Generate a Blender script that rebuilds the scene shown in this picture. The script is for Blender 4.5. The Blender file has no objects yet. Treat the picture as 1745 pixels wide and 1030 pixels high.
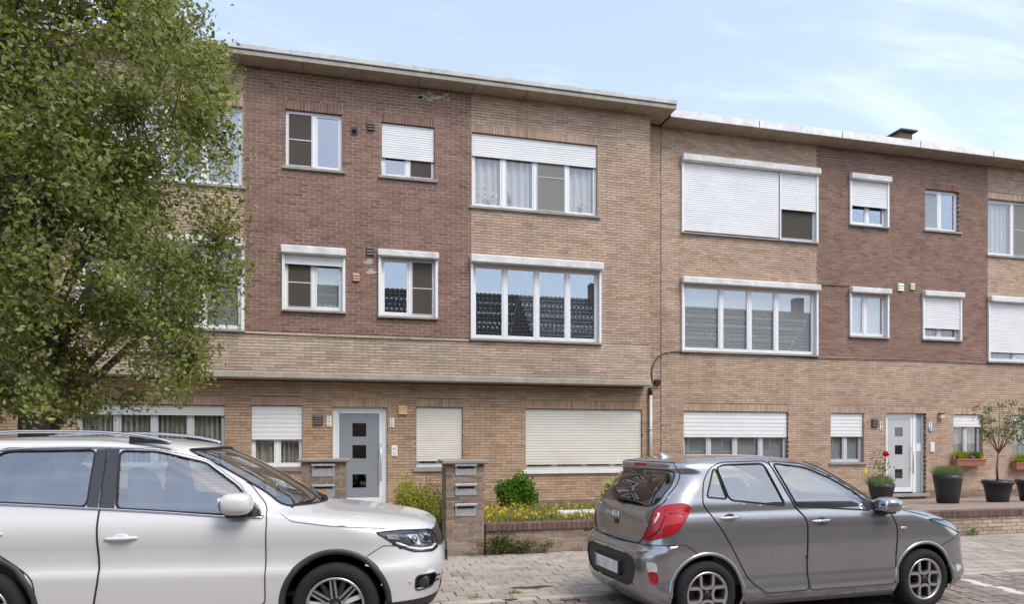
import bpy, math, random
import numpy as np
from mathutils import Matrix, Vector
random.seed(7); RNG = np.random.default_rng(11)
SC = bpy.context.scene; COL = SC.collection
PI = math.pi
# ------------------------------------------------------------------ camera, sky, sun, exposure
FPX, CXP, HYP, HC, IW, IH = 1150.0, 872.5, 752.0, 1.62, 1745.0, 1030.0
TH = math.atan(FPX / 4722.0); SN, CS = math.sin(TH), math.cos(TH)
cam = bpy.data.cameras.new('camera'); camo = bpy.data.objects.new('camera', cam); COL.objects.link(camo)
camo.location = (0, 0, HC); camo.rotation_euler = (PI / 2, 0, -TH)
cam.sensor_fit = 'HORIZONTAL'; cam.sensor_width = 36; cam.lens = 36 * FPX / IW
cam.shift_y = (HYP - IH / 2) / IW; cam.clip_end = 2000; cam.clip_start = .05
SC.camera = camo
SUN_EL, SUN_AZ = math.radians(56), math.radians(152)     # azimuth from +Y clockwise: behind the camera, to its right
W = bpy.data.worlds.new('World'); SC.world = W; W.use_nodes = True
def build_world():
    nt = W.node_tree; N = nt.nodes; L = nt.links
    bg = N['Background']; bg.inputs[1].default_value = .145
    sky = N.new('ShaderNodeTexSky'); sky.sky_type = 'NISHITA'; sky.sun_disc = False
    sky.sun_elevation = SUN_EL; sky.sun_rotation = SUN_AZ; sky.air_density = 1.0; sky.dust_density = 1.5; sky.ozone_density = 1.2
    tc = N.new('ShaderNodeTexCoord')
    sx = N.new('ShaderNodeSeparateXYZ'); L.new(tc.outputs['Generated'], sx.inputs[0])
    zz = N.new('ShaderNodeMath'); zz.operation = 'MAXIMUM'; zz.inputs[1].default_value = .0; L.new(sx.outputs[2], zz.inputs[0])
    za = N.new('ShaderNodeMath'); za.operation = 'ADD'; za.inputs[1].default_value = .22; L.new(zz.outputs[0], za.inputs[0])
    dv = []
    for k in (0, 1):
        q = N.new('ShaderNodeMath'); q.operation = 'DIVIDE'; L.new(sx.outputs[k], q.inputs[0]); L.new(za.outputs[0], q.inputs[1]); dv.append(q)
    cb = N.new('ShaderNodeCombineXYZ'); L.new(dv[0].outputs[0], cb.inputs[0]); L.new(dv[1].outputs[0], cb.inputs[1])      # a flat layer of cloud
    mp = N.new('ShaderNodeMapping'); mp.inputs['Scale'].default_value = (.55, 1.5, 1.0); mp.inputs['Rotation'].default_value = (0, 0, .35); mp.inputs['Location'].default_value = (.4, .75, .3)
    L.new(cb.outputs[0], mp.inputs[0])
    def cloud(scale, lo, hi, rough):
        n = N.new('ShaderNodeTexNoise'); n.inputs['Scale'].default_value = scale; n.inputs['Detail'].default_value = 7
        n.inputs['Roughness'].default_value = rough; n.inputs['Distortion'].default_value = .5
        L.new(mp.outputs[0], n.inputs['Vector'])
        r = N.new('ShaderNodeMapRange'); r.interpolation_type = 'SMOOTHSTEP'
        r.inputs[1].default_value = lo; r.inputs[2].default_value = hi; L.new(n.outputs['Fac'], r.inputs[0]); return r.outputs[0]
    a = cloud(1.1, .48, .85, .55); b = cloud(3.4, .5, .85, .6)
    mx = N.new('ShaderNodeMath'); mx.operation = 'MULTIPLY_ADD'; mx.inputs[1].default_value = .35; L.new(b, mx.inputs[0]); L.new(a, mx.inputs[2])
    cl = N.new('ShaderNodeMath'); cl.operation = 'MULTIPLY'; cl.use_clamp = True; cl.inputs[1].default_value = .85; L.new(mx.outputs[0], cl.inputs[0])
    ad = N.new('ShaderNodeMath'); ad.operation = 'ADD'; ad.use_clamp = True; ad.inputs[1].default_value = .23; L.new(cl.outputs[0], ad.inputs[0])
    mix = N.new('ShaderNodeMix'); mix.data_type = 'RGBA'
    L.new(ad.outputs[0], mix.inputs[0]); L.new(sky.outputs[0], mix.inputs[6]); mix.inputs[7].default_value = (5.8, 6.05, 6.85, 1)
    L.new(mix.outputs[2], bg.inputs[0])
build_world()
sun = bpy.data.lights.new('sun', 'SUN'); sun.energy = 1.3; sun.angle = math.radians(25); sun.color = (1, .94, .85)
suno = bpy.data.objects.new('sun', sun); COL.objects.link(suno)
sdir = Vector((math.sin(SUN_AZ) * math.cos(SUN_EL), math.cos(SUN_AZ) * math.cos(SUN_EL), math.sin(SUN_EL)))
suno.rotation_euler = sdir.to_track_quat('Z', 'Y').to_euler()
VS = SC.view_settings; VS.view_transform = 'Standard'; VS.look = 'None'; VS.exposure = .96; VS.gamma = 1; VS.use_curve_mapping = False
SC.render.engine = 'CYCLES'; SC.cycles.max_bounces = 8; SC.cycles.transparent_max_bounces = 16; SC.cycles.caustics_reflective = False; SC.cycles.caustics_refractive = False
SC.cycles.sample_clamp_indirect = 6
# ------------------------------------------------------------------ helpers
def at(px, py, Y):
    """world x, z where the sight line of a photo pixel meets the vertical plane y = Y"""
    a = (px - CXP) / FPX; b = (HYP - py) / FPX
    k = Y / (-a * SN + CS)
    return (a * CS + SN) * k, HC + b * k
def xat(px, Y): return at(px, 0, Y)[0]
def zat(px, py, Y): return at(px, py, Y)[1]
def proj(x, y, z):
    Xc = x * CS - y * SN; Zc = x * SN + y * CS
    return CXP + FPX * Xc / Zc, HYP - (z - HC) * FPX / Zc, Zc
class MB:
    def __init__(s): s.v = []; s.f = []; s.m = []; s.sm = []
    def add(s, vs, fs, mi=0, smooth=False):
        b = len(s.v); s.v += [tuple(p) for p in vs]
        for f in fs: s.f.append(tuple(i + b for i in f)); s.m.append(mi); s.sm.append(smooth)
        return s
    def box(s, x0, x1, y0, y1, z0, z1, mi=0):
        return s.add([(x0,y0,z0),(x1,y0,z0),(x1,y1,z0),(x0,y1,z0),(x0,y0,z1),(x1,y0,z1),(x1,y1,z1),(x0,y1,z1)],
                     [(0,3,2,1),(4,5,6,7),(0,1,5,4),(1,2,6,5),(2,3,7,6),(3,0,4,7)], mi)
    def cbox(s, x0, x1, y0, y1, z0, z1, c=.006, mi=0):
        """box with chamfered edges"""
        X = (x0, x1); Y = (y0, y1); Z = (z0, z1); V = []; idx = {}
        for i in (0,1):
            for j in (0,1):
                for k in (0,1):
                    sx, sy, sz = (1,-1)[i], (1,-1)[j], (1,-1)[k]
                    for a in range(3):
                        p = [X[i], Y[j], Z[k]]
                        for ax, sg in enumerate((sx, sy, sz)):
                            if ax != a: p[ax] += sg * c
                        idx[(i,j,k,a)] = len(V); V.append(p)
        F = []
        cn = [(0,0),(1,0),(1,1),(0,1)]
        for a in range(3):
            o = [b for b in range(3) if b != a]
            for sd in (0,1):
                q = []
                for u, w in cn:
                    t = [0,0,0]; t[a] = sd; t[o[0]] = u; t[o[1]] = w; q.append(idx[(*t, a)])
                F.append(q)
        for a in range(3):
            o = [b for b in range(3) if b != a]
            for u, w in cn:
                t0 = [0,0,0]; t0[o[0]] = u; t0[o[1]] = w; t1 = list(t0); t1[a] = 1
                F.append([idx[(*t0,o[0])], idx[(*t1,o[0])], idx[(*t1,o[1])], idx[(*t0,o[1])]])
        for i in (0,1):
            for j in (0,1):
                for k in (0,1): F.append([idx[(i,j,k,a)] for a in range(3)])
        ctr = np.array([(x0+x1)/2, (y0+y1)/2, (z0+z1)/2]); VV = np.array(V); G = []
        for f in F:
            n = np.cross(VV[f[1]]-VV[f[0]], VV[f[2]]-VV[f[0]])
            G.append(f if np.dot(n, VV[f].mean(0)-ctr) > 0 else f[::-1])
        return s.add(V, G, mi)
    def tube(s, pts, r, n=8, mi=0, cap=True):
        P = [Vector(p) for p in pts]; R = r if hasattr(r, '__len__') else [r] * len(P)
        up = None; V = []
        for i, p in enumerate(P):
            t = (P[min(i+1, len(P)-1)] - P[max(i-1, 0)]).normalized()
            if up is None: up = Vector((0,0,1)) if abs(t.z) < .9 else Vector((1,0,0))
            a = t.cross(up); 
            if a.length < 1e-6: a = t.orthogonal()
            a.normalize(); b = a.cross(t); up = b
            for k in range(n):
                th = 2 * PI * k / n; V.append(p + (a * math.cos(th) + b * math.sin(th)) * R[i])
        F = []
        for i in range(len(P)-1):
            for k in range(n):
                k2 = (k+1) % n; F.append((i*n+k2, i*n+k, (i+1)*n+k, (i+1)*n+k2))
        if cap: F.append(tuple(range(n))); F.append(tuple((len(P)-1)*n+k for k in range(n))[::-1])
        return s.add(V, F, mi, True)
    def lathe(s, prof, o=(0,0,0), axis='z', n=32, mi=0, smooth=True):
        """prof: list of (radius, height)"""
        V = []; F = []
        for r, h in prof:
            for k in range(n):
                th = 2*PI*k/n; c, d = r*math.cos(th), r*math.sin(th)
                p = (c, d, h) if axis == 'z' else ((c, h, d) if axis == 'y' else (h, c, d))
                V.append((p[0]+o[0], p[1]+o[1], p[2]+o[2]))
        for i in range(len(prof)-1):
            for k in range(n):
                k2 = (k+1) % n
                F.append((i*n+k, i*n+k2, (i+1)*n+k2, (i+1)*n+k) if axis != 'y' else (i*n+k2, i*n+k, (i+1)*n+k, (i+1)*n+k2))
        return s.add(V, F, mi, smooth)
    def ball(s, c, r, e=1.0, nu=16, nv=10, mi=0):
        """superellipsoid"""
        V = []; F = []
        sg = lambda t: math.copysign(abs(t)**e, t)
        for i in range(nv+1):
            ph = -PI/2 + PI*i/nv
            for k in range(nu):
                th = 2*PI*k/nu
                V.append((c[0]+r[0]*sg(math.cos(ph))*sg(math.cos(th)), c[1]+r[1]*sg(math.cos(ph))*sg(math.sin(th)), c[2]+r[2]*sg(math.sin(ph))))
        for i in range(nv):
            for k in range(nu):
                k2 = (k+1) % nu; F.append((i*nu+k, i*nu+k2, (i+1)*nu+k2, (i+1)*nu+k))
        return s.add(V, F, mi, True)
    def strip(s, path, w, h, y0, sc=1.0):
        """flat strip following a 2D path (a, b) in the x-z plane; thickness h towards -y from y0"""
        P = np.array(path, float); n = len(P); T = np.gradient(P, axis=0); T /= np.linalg.norm(T, axis=1)[:, None]
        Nn = np.stack([-T[:,1], T[:,0]], 1); A = P + Nn*w/2; B = P - Nn*w/2; V = []
        for i in range(n):
            V += [(A[i,0], y0, A[i,1]), (B[i,0], y0, B[i,1]), (B[i,0], y0-h, B[i,1]), (A[i,0], y0-h, A[i,1])]
        F = []
        for i in range(n-1):
            for k in range(4):
                k2 = (k+1) % 4; F.append((i*4+k, i*4+k2, (i+1)*4+k2, (i+1)*4+k))
        F += [(3,2,1,0), tuple((n-1)*4+k for k in range(4))]
        return s.add(V, F)
def wm(o):
    m = Matrix.LocRotScale(o.location, o.rotation_euler, o.scale)
    return wm(o.parent) @ o.matrix_parent_inverse @ m if o.parent else m
def link(o, parent=None, local=False):
    COL.objects.link(o)
    if parent is not None:
        o.parent = parent
        if not local: o.matrix_parent_inverse = wm(parent).inverted()
    return o
def mesh_of(name, mb, mats):
    me = bpy.data.meshes.new(name); me.from_pydata(mb.v, [], mb.f)
    for m in (mats if isinstance(mats, (list, tuple)) else [mats]): me.materials.append(MAT[m])
    if any(mb.m): me.polygons.foreach_set('material_index', mb.m)
    if any(mb.sm): me.polygons.foreach_set('use_smooth', mb.sm)
    me.update(); return me
def obj(name, mb, mats, parent=None, local=False):
    return link(bpy.data.objects.new(name, mesh_of(name, mb, mats)), parent, local)
def tag(o, label=None, cat=None, group=None, kind=None):
    for k, v in (('label', label), ('category', cat), ('group', group), ('kind', kind)):
        if v: o[k] = v
    return o
def thing(name, label, cat, loc=(0,0,0), rz=0, group=None):
    o = bpy.data.objects.new(name, None); o.location = loc; o.rotation_euler = (0,0,rz); o.empty_display_size = .1
    COL.objects.link(o); return tag(o, label, cat, group)
# ------------------------------------------------------------------ materials
MAT = {}
class NT:
    def __init__(s, name):
        m = bpy.data.materials.new(name); m.use_nodes = True; MAT[name] = m
        s.t = m.node_tree; s.N = s.t.nodes; s.L = s.t.links; s.b = s.N['Principled BSDF']; s.out = s.N['Material Output']; s.m = m
    def n(s, typ, **kw):
        x = s.N.new('ShaderNode' + typ)
        for k, v in kw.items():
            if k.startswith('i_'): x.inputs[k[2:].replace('_', ' ')].default_value = v
            else: setattr(x, k, v)
        return x
    def l(s, a, b): s.L.new(a, b)
    def mixc(s, f, a, b, bt='MIX'):
        x = s.N.new('ShaderNodeMix'); x.data_type = 'RGBA'; x.blend_type = bt
        for i, v in ((0, f), (6, a), (7, b)):
            if isinstance(v, bpy.types.NodeSocket): s.l(v, x.inputs[i])
            elif isinstance(v, (int, float)): x.inputs[i].default_value = v
            else: x.inputs[i].default_value = (*v[:3], 1)
        return x.outputs[2]
    def math(s, op, a, b=None, clamp=False):
        x = s.N.new('ShaderNodeMath'); x.operation = op; x.use_clamp = clamp
        for i, v in enumerate((a, b)):
            if v is None: continue
            if isinstance(v, bpy.types.NodeSocket): s.l(v, x.inputs[i])
            else: x.inputs[i].default_value = v
        return x.outputs[0]
    def noise(s, scale, detail=4, rough=.55, coord='Object', stretch=None):
        tc = s.n('TexCoord'); src = tc.outputs[coord] if coord != 'World' else s.n('NewGeometry').outputs['Position']
        if stretch:
            mp = s.n('Mapping'); mp.inputs['Scale'].default_value = stretch; s.l(src, mp.inputs[0]); src = mp.outputs[0]
        x = s.n('TexNoise'); x.inputs['Scale'].default_value = scale; x.inputs['Detail'].default_value = detail; x.inputs['Roughness'].default_value = rough
        s.l(src, x.inputs['Vector']); return x.outputs['Fac']
    def ramp(s, f, lo, hi):
        x = s.n('MapRange'); x.inputs[1].default_value = lo; x.inputs[2].default_value = hi; s.l(f, x.inputs[0]); return x.outputs[0]
    def rnd(s):
        g = s.n('NewGeometry').outputs['Random Per Island']; o = s.n('ObjectInfo').outputs['Random']
        return s.math('FRACT', s.math('ADD', g, o))
    def bump(s, h, strength=.3, dist=.01):
        x = s.n('Bump'); x.inputs['Strength'].default_value = strength; x.inputs['Distance'].default_value = dist
        s.l(h, x.inputs['Height']); s.l(x.outputs[0], s.b.inputs['Normal'])
    def col(s, c): 
        if isinstance(c, bpy.types.NodeSocket): s.l(c, s.b.inputs['Base Color'])
        else: s.b.inputs['Base Color'].default_value = (*c, 1)
    def set(s, **kw):
        for k, v in kw.items():
            q = s.b.inputs[k.replace('_', ' ')]
            if isinstance(v, bpy.types.NodeSocket): s.l(v, q)
            else: q.default_value = v
def plain(name, c, rough=.6, metal=0., var=.12, scale=6, bump=0, spec=.5):
    t = NT(name); nz = t.noise(scale, 5, .6, 'World')
    dark = tuple(v * (1 - var) for v in c); lite = tuple(min(1, v * (1 + var)) for v in c)
    t.col(t.mixc(t.ramp(nz, .3, .7), dark, lite)); t.set(Roughness=rough, Metallic=metal, Specular_IOR_Level=spec)
    if bump: t.bump(t.noise(scale * 12, 4, .6, 'World'), bump, .004)
    return t
def brick_mat(name, a, b, c, stain=(.10, .07, .05), rough=.85):
    t = NT(name); r = t.rnd()
    col = t.mixc(t.ramp(r, 0, .6), a, b); col = t.mixc(t.ramp(r, .62, 1.0), col, c)
    fine = t.noise(30, 4, .7, 'World', (.45, 1, 2.4)); col = t.mixc(t.math('MULTIPLY', t.ramp(fine, .45, .75), .55), col, stain)
    big = t.noise(.55, 4, .6, 'World', (1, 1, 1.3)); col = t.mixc(t.math('MULTIPLY', t.ramp(big, .45, .75), .28), col, stain)
    lite = t.noise(2.3, 5, .65, 'World', (.6, 1, 1.6)); col = t.mixc(t.math('MULTIPLY', t.ramp(lite, .55, .8), .30), col, tuple(min(1, v*1.5+.05) for v in b))
    run = t.noise(1.6, 4, .6, 'World', (1.6, 1, .10)); col = t.mixc(t.math('MULTIPLY', t.ramp(run, .52, .78), .22), col, stain)
    t.col(col); t.set(Roughness=rough, Specular_IOR_Level=.25); t.bump(fine, .5, .006)
brick_mat('tan_brick', (.485, .345, .248), (.575, .43, .322), (.42, .287, .197))
brick_mat('tan_brick_orange', (.49, .33, .215), (.58, .405, .28), (.41, .265, .165))
brick_mat('tan_brick_pale', (.48, .375, .28), (.60, .48, .365), (.41, .31, .22))
brick_mat('red_brick', (.228, .128, .09), (.29, .168, .124), (.18, .099, .073), (.09, .06, .055))
brick_mat('brown_brick', (.25, .185, .14), (.35, .265, .20), (.19, .135, .105), (.08, .06, .05))
brick_mat('purple_brick', (.15, .09, .08), (.22, .13, .11), (.12, .075, .07), (.06, .04, .04))
brick_mat('paver', (.345, .30, .25), (.42, .37, .315), (.29, .25, .21), (.13, .11, .09), .9)
brick_mat('sett', (.25, .205, .18), (.32, .265, .23), (.21, .17, .15), (.12, .095, .08), .9)
plain('mortar_dark', (.15, .105, .07), .95, var=.3, scale=3, bump=.3)
plain('mortar_light', (.44, .38, .32), .95, var=.2, scale=3, bump=.3)
plain('mortar_grey', (.52, .46, .39), .95, var=.25, scale=4, bump=.3)
plain('joint_sand', (.13, .11, .085), 1, var=.3, scale=5, bump=.4)
plain('joint_dark', (.075, .062, .05), 1, var=.35, scale=5, bump=.4)
def concrete(name, c, streak=.35):
    t = NT(name); a = t.noise(3.5, 6, .7, 'World'); b = t.noise(5, 4, .6, 'World', (1, 1, .12)); f = t.noise(60, 3, .6, 'World')
    col = t.mixc(t.ramp(a, .3, .75), tuple(v*.72 for v in c), tuple(min(1, v*1.15) for v in c))
    col = t.mixc(t.math('MULTIPLY', t.ramp(b, .5, .8), streak), col, tuple(v*.38 for v in c)); t.col(col); t.set(Roughness=.9, Specular_IOR_Level=.2); t.bump(f, .35, .004)
concrete('concrete', (.42, .38, .315)); concrete('soffit', (.40, .335, .27), .2); concrete('sill_stone', (.36, .34, .31)); concrete('coping_stone', (.30, .275, .25))
concrete('kerb_stone', (.46, .42, .36), .15); concrete('zinc_edge', (.60, .60, .58), .15); concrete('white_fascia', (.86, .85, .82), .05); concrete('box_white', (.74, .73, .71), .12); concrete('bluestone', (.25, .25, .25))
plain('frame_white', (.78, .78, .78), .35, var=.03); plain('slat_white', (.74, .74, .73), .45, var=.05, scale=2)
plain('slat_grey', (.62, .62, .60), .45, var=.05, scale=2); t = NT('slat_cream'); t.col(t.mixc(t.math('MULTIPLY', t.ramp(t.noise(1.1, 4, .6, 'World', (.7, 1, 1.2)), .48, .75), .55), (.70, .675, .60), (.56, .47, .34))); t.set(Roughness=.5)
plain('frame_grey', (.55, .56, .57), .4, var=.04)
plain('door_grey', (.235, .255, .28), .4, var=.05); plain('door_pale', (.47, .49, .49), .4, var=.04)
plain('steel', (.55, .55, .56), .25, 1, var=.05); plain('galvanised', (.52, .53, .54), .45, .6, var=.2, scale=25)
plain('dark_vent', (.06, .045, .04), .5); plain('tan_vent', (.60, .42, .22), .5); plain('white_plastic', (.75, .74, .70), .4, var=.05); plain('cream_plastic', (.62, .55, .36), .5)
plain('black_plastic', (.018, .018, .019), .5, var=.2); plain('black_rubber', (.012, .012, .012), .7); plain('cladding', (.035, .036, .038), .55, var=.15, scale=20)
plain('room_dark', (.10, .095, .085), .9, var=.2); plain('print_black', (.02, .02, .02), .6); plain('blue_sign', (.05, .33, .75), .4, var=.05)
plain('pot_black', (.022, .022, .025), .45, var=.2, scale=8); plain('terracotta', (.36, .145, .085), .7, var=.15, scale=9); plain('soil', (.07, .05, .035), 1, var=.4, scale=10, bump=.5)
plain('bark', (.10, .08, .06), .95, var=.4, scale=14, bump=.7); plain('stem_brown', (.14, .10, .07), .9, var=.2); plain('pipe_grey', (.48, .48, .47), .5, .3, var=.12, scale=4)
plain('tile_tag', (.48, .28, .17), .6, var=.05); plain('white_stone', (.72, .70, .66), .7, var=.1); plain('yellow_tag', (.75, .55, .05), .5); plain('white_paint', (.55, .53, .48), .8, var=.12, scale=30)
plain('roof_tile_black', (.022, .022, .024), .75, var=.3, scale=3, spec=.2); plain('roof_tile_grey', (.16, .155, .15), .75, var=.3, scale=3); plain('house_brick', (.30, .20, .15), .9, var=.2, scale=2)
plain('bitumen', (.10, .10, .10), .9, var=.2, scale=2)
plain('plastic_seat', (.04, .041, .045), .85, var=.2, scale=8); t = NT('plate_white'); t.col(t.mixc(t.math('MULTIPLY', t.ramp(t.noise(9, 1, .4, 'Object', (1, 1, .3)), .45, .65), .5), (.80, .79, .79), (.58, .40, .42))); t.set(Roughness=.3); plain('plate_blue', (.03, .06, .25), .3); plain('plate_red', (.45, .12, .12), .4)
def glass(name, tint, base, ior=1.55, rough=0.0, refl=(1, 1, 1)):
    t = NT(name); tr = t.n('BsdfTransparent'); tr.inputs[0].default_value = (*tint, 1)
    gl = t.n('BsdfGlossy'); gl.inputs['Roughness'].default_value = rough; gl.inputs['Color'].default_value = (*refl, 1)
    fr = t.n('LayerWeight'); fr.inputs['Blend'].default_value = .5
    k = t.math('ADD', t.math('MULTIPLY', t.math('POWER', fr.outputs['Facing'], 4.0), .75), base + .04, True)
    mx = t.n('MixShader'); t.l(k, mx.inputs[0]); t.l(tr.outputs[0], mx.inputs[1]); t.l(gl.outputs[0], mx.inputs[2]); t.l(mx.outputs[0], t.out.inputs['Surface'])
glass('window_glass', (.88, .9, .9), .18, refl=(.92, .96, 1)); glass('window_glass_soft', (.98, .98, .98), .03); glass('window_glass_mid', (.96, .97, .97), .10)
glass('car_glass', (.76, .85, .81), .22); glass('car_glass_dark', (.14, .16, .17), .12); glass('lamp_glass', (.93, .95, .97), .06)
def sheer(name, c, tr, stretch=None, c2=None):
    t = NT(name); d = t.n('BsdfDiffuse'); d.inputs[0].default_value = (*c, 1)
    if c2:
        w = t.n('TexWave'); w.inputs['Scale'].default_value = 3.2; w.inputs['Distortion'].default_value = 1.5; w.inputs['Detail'].default_value = 2
        w.bands_direction = 'X'; t.l(t.n('NewGeometry').outputs['Position'], w.inputs['Vector']); t.l(t.mixc(w.outputs['Fac'], c, c2), d.inputs[0])
    a = t.n('BsdfTranslucent'); a.inputs[0].default_value = (*c, 1); m1 = t.n('MixShader'); m1.inputs[0].default_value = .35
    t.l(d.outputs[0], m1.inputs[1]); t.l(a.outputs[0], m1.inputs[2])
    b = t.n('BsdfTransparent'); m2 = t.n('MixShader'); m2.inputs[0].default_value = tr; t.l(m1.outputs[0], m2.inputs[1]); t.l(b.outputs[0], m2.inputs[2]); t.l(m2.outputs[0], t.out.inputs['Surface'])
sheer('curtain_white', (.85, .85, .83), .15); sheer('curtain_stripe', (.62, .63, .53), .02, c2=(.24, .24, .20)); sheer('curtain_beige', (.52, .48, .40), .02); sheer('blind_grey', (.62, .64, .63), .05); sheer('blind_dark', (.22, .22, .22), .3)
sheer('insect_screen', (.17, .148, .125), .28); sheer('insect_screen_pale', (.45, .42, .38), .50); sheer('frosted', (.55, .62, .66), .15)
def leafmat(name, a, b, c, back=None, tl=.35, spec=.3):
    t = NT(name); g = t.n('NewGeometry'); r = g.outputs['Random Per Island']; col = t.mixc(t.ramp(r, 0, .6), a, b); col = t.mixc(t.ramp(r, .7, 1), col, c)
    if back: col = t.mixc(g.outputs['Backfacing'], col, back)
    t.col(col); t.set(Roughness=.55, Specular_IOR_Level=spec)
    tr = t.n('BsdfTranslucent'); t.l(t.mixc(1, col, (1.5, 1.6, .7), 'MULTIPLY'), tr.inputs[0])
    mx = t.n('MixShader'); mx.inputs[0].default_value = tl; t.l(t.b.outputs[0], mx.inputs[1]); t.l(tr.outputs[0], mx.inputs[2]); t.l(mx.outputs[0], t.out.inputs['Surface'])
leafmat('tree_leaf', (.105, .132, .018), (.155, .182, .030), (.25, .255, .075), (.30, .31, .15), spec=.12)
leafmat('bush_leaf', (.06, .13, .015), (.10, .20, .02), (.15, .26, .03)); leafmat('gold_leaf', (.26, .27, .04), (.38, .36, .06), (.16, .20, .04)); leafmat('dull_leaf', (.10, .11, .04), (.16, .16, .06), (.10, .07, .035))
leafmat('grass_blade', (.12, .19, .03), (.20, .25, .05), (.28, .27, .09)); leafmat('dry_blade', (.26, .24, .09), (.36, .31, .13), (.17, .21, .05)); leafmat('meadow_blade', (.17, .20, .05), (.27, .26, .09), (.34, .30, .13)); leafmat('weed_leaf', (.08, .11, .03), (.13, .15, .04), (.16, .12, .05))
leafmat('lavender_leaf', (.14, .19, .10), (.21, .26, .15), (.26, .30, .20)); leafmat('pot_leaf', (.07, .13, .03), (.11, .18, .04), (.19, .17, .07)); leafmat('petal_yellow', (.70, .50, .03), (.80, .60, .05), (.62, .40, .02), tl=.15)
leafmat('petal_red', (.55, .01, .03), (.65, .02, .05), (.45, .0, .02), tl=.1); leafmat('petal_pale', (.75, .66, .6), (.8, .8, .76), (.7, .5, .45), tl=.2); leafmat('hydrangea_bloom', (.45, .55, .16), (.60, .66, .25), (.52, .60, .2)); leafmat('petal_violet', (.35, .25, .6), (.6, .5, .8), (.8, .8, .85), tl=.15)
def paint(name, c, flake, coat=.6, rough=.35, metal=0.):
    t = NT(name); g = t.n('NewGeometry'); col = t.mixc(t.math('MULTIPLY', t.ramp(t.noise(700, 2, .5, 'Object'), .4, .7), flake), c, tuple(min(1, v*1.35) for v in c))
    dirt = t.noise(2.5, 5, .6, 'Object'); col = t.mixc(t.math('MULTIPLY', t.ramp(dirt, .5, .8), .06), col, (.25, .22, .18))
    col = t.mixc(g.outputs['Backfacing'], col, (.02, .02, .02)); t.col(col); t.set(Roughness=rough, Metallic=metal, Coat_Weight=coat, Coat_Roughness=.04, Specular_IOR_Level=.5)
paint('paint_white', (.635, .628, .61), .05, 1.0); paint('paint_grey', (.37, .37, .37), .35, 1.0, .22, .8)
plain('chrome', (.75, .76, .78), .12, 1, var=.02); plain('alloy', (.56, .55, .53), .3, .85, var=.05, scale=30); plain('alloy_dark', (.04, .04, .042), .35, .4, var=.1); plain('well_black', (.008, .008, .008), .95)
plain('tail_red', (.42, .012, .02), .12, var=.25, scale=30, spec=.6); plain('tail_clear', (.62, .58, .57), .15, var=.1); plain('tail_deep', (.16, .005, .01), .15, var=.2); plain('lamp_orange', (.5, .3, .12), .3)
t = NT('tyre'); t.col((.022, .021, .02)); t.set(Roughness=.85, Specular_IOR_Level=.25); t.bump(t.noise(60, 3, .6, 'Object'), .3, .003)
t = NT('disc'); t.col((.20, .16, .14)); t.set(Roughness=.5, Metallic=.6)
t = NT('reflector'); t.col((.75, .76, .78)); t.set(Roughness=.12, Metallic=1.0)
t_ = NT('pillar_gloss'); t_.col((.03, .028, .03)); t_.set(Roughness=.12, Coat_Weight=.5)
plain('lamp_inner', (.20, .20, .205), .35, .5, var=.5, scale=14); plain('lamp_white', (.85, .86, .88), .25, var=.03)
def ground_mat(name, a, b, s1, s2):
    t = NT(name); n1 = t.noise(s1, 6, .65, 'World'); n2 = t.noise(s2, 4, .6, 'World'); t.col(t.mixc(t.ramp(n1, .35, .68), a, b)); t.set(Roughness=.97, Specular_IOR_Level=.15); t.bump(n2, .5, .01)
ground_mat('earth', (.15, .13, .075), (.24, .20, .12), .9, 30); ground_mat('path_grey', (.28, .25, .22), (.36, .32, .28), 1.5, 40); ground_mat('asphalt', (.05, .05, .05), (.07, .068, .065), .6, 90)
def paved(name, a, b, mortar, w, h):
    t = NT(name); x = t.n('TexBrick'); x.inputs['Color1'].default_value = (*a, 1); x.inputs['Color2'].default_value = (*b, 1); x.inputs['Mortar'].default_value = (*mortar, 1)
    x.inputs['Scale'].default_value = 1; x.inputs['Brick Width'].default_value = w; x.inputs['Row Height'].default_value = h; x.inputs['Mortar Size'].default_value = .006
    t.l(t.n('NewGeometry').outputs['Position'], x.inputs['Vector']); nz = t.noise(3, 5, .6, 'World'); t.col(t.mixc(t.math('MULTIPLY', t.ramp(nz, .4, .7), .3), x.outputs[0], mortar)); t.set(Roughness=.95)
paved('terrace_paving', (.26, .19, .15), (.33, .25, .20), (.20, .16, .13), .22, .07)
# ------------------------------------------------------------------ many small alike pieces: the 300 shown largest as parts, the rest joined as stuff
UNIT = {}
def unit_box(kind, chamfer=0):
    key = (kind, chamfer)
    if key not in UNIT:
        mb = MB(); 
        if chamfer:
            c = chamfer; V = [(-.5,-.5,-.5),(.5,-.5,-.5),(.5,.5,-.5),(-.5,.5,-.5),(-.5,-.5,.5-c),(.5,-.5,.5-c),(.5,.5,.5-c),(-.5,.5,.5-c),(-.5+c,-.5+c,.5),(.5-c,-.5+c,.5),(.5-c,.5-c,.5),(-.5+c,.5-c,.5)]
            mb.add(V, [(3,2,1,0),(0,1,5,4),(1,2,6,5),(2,3,7,6),(3,0,4,7),(4,5,9,8),(5,6,10,9),(6,7,11,10),(7,4,8,11),(8,9,10,11)])
        else: mb.box(-.5,.5,-.5,.5,-.5,.5)
        UNIT[key] = mb
    return UNIT[key]
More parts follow.
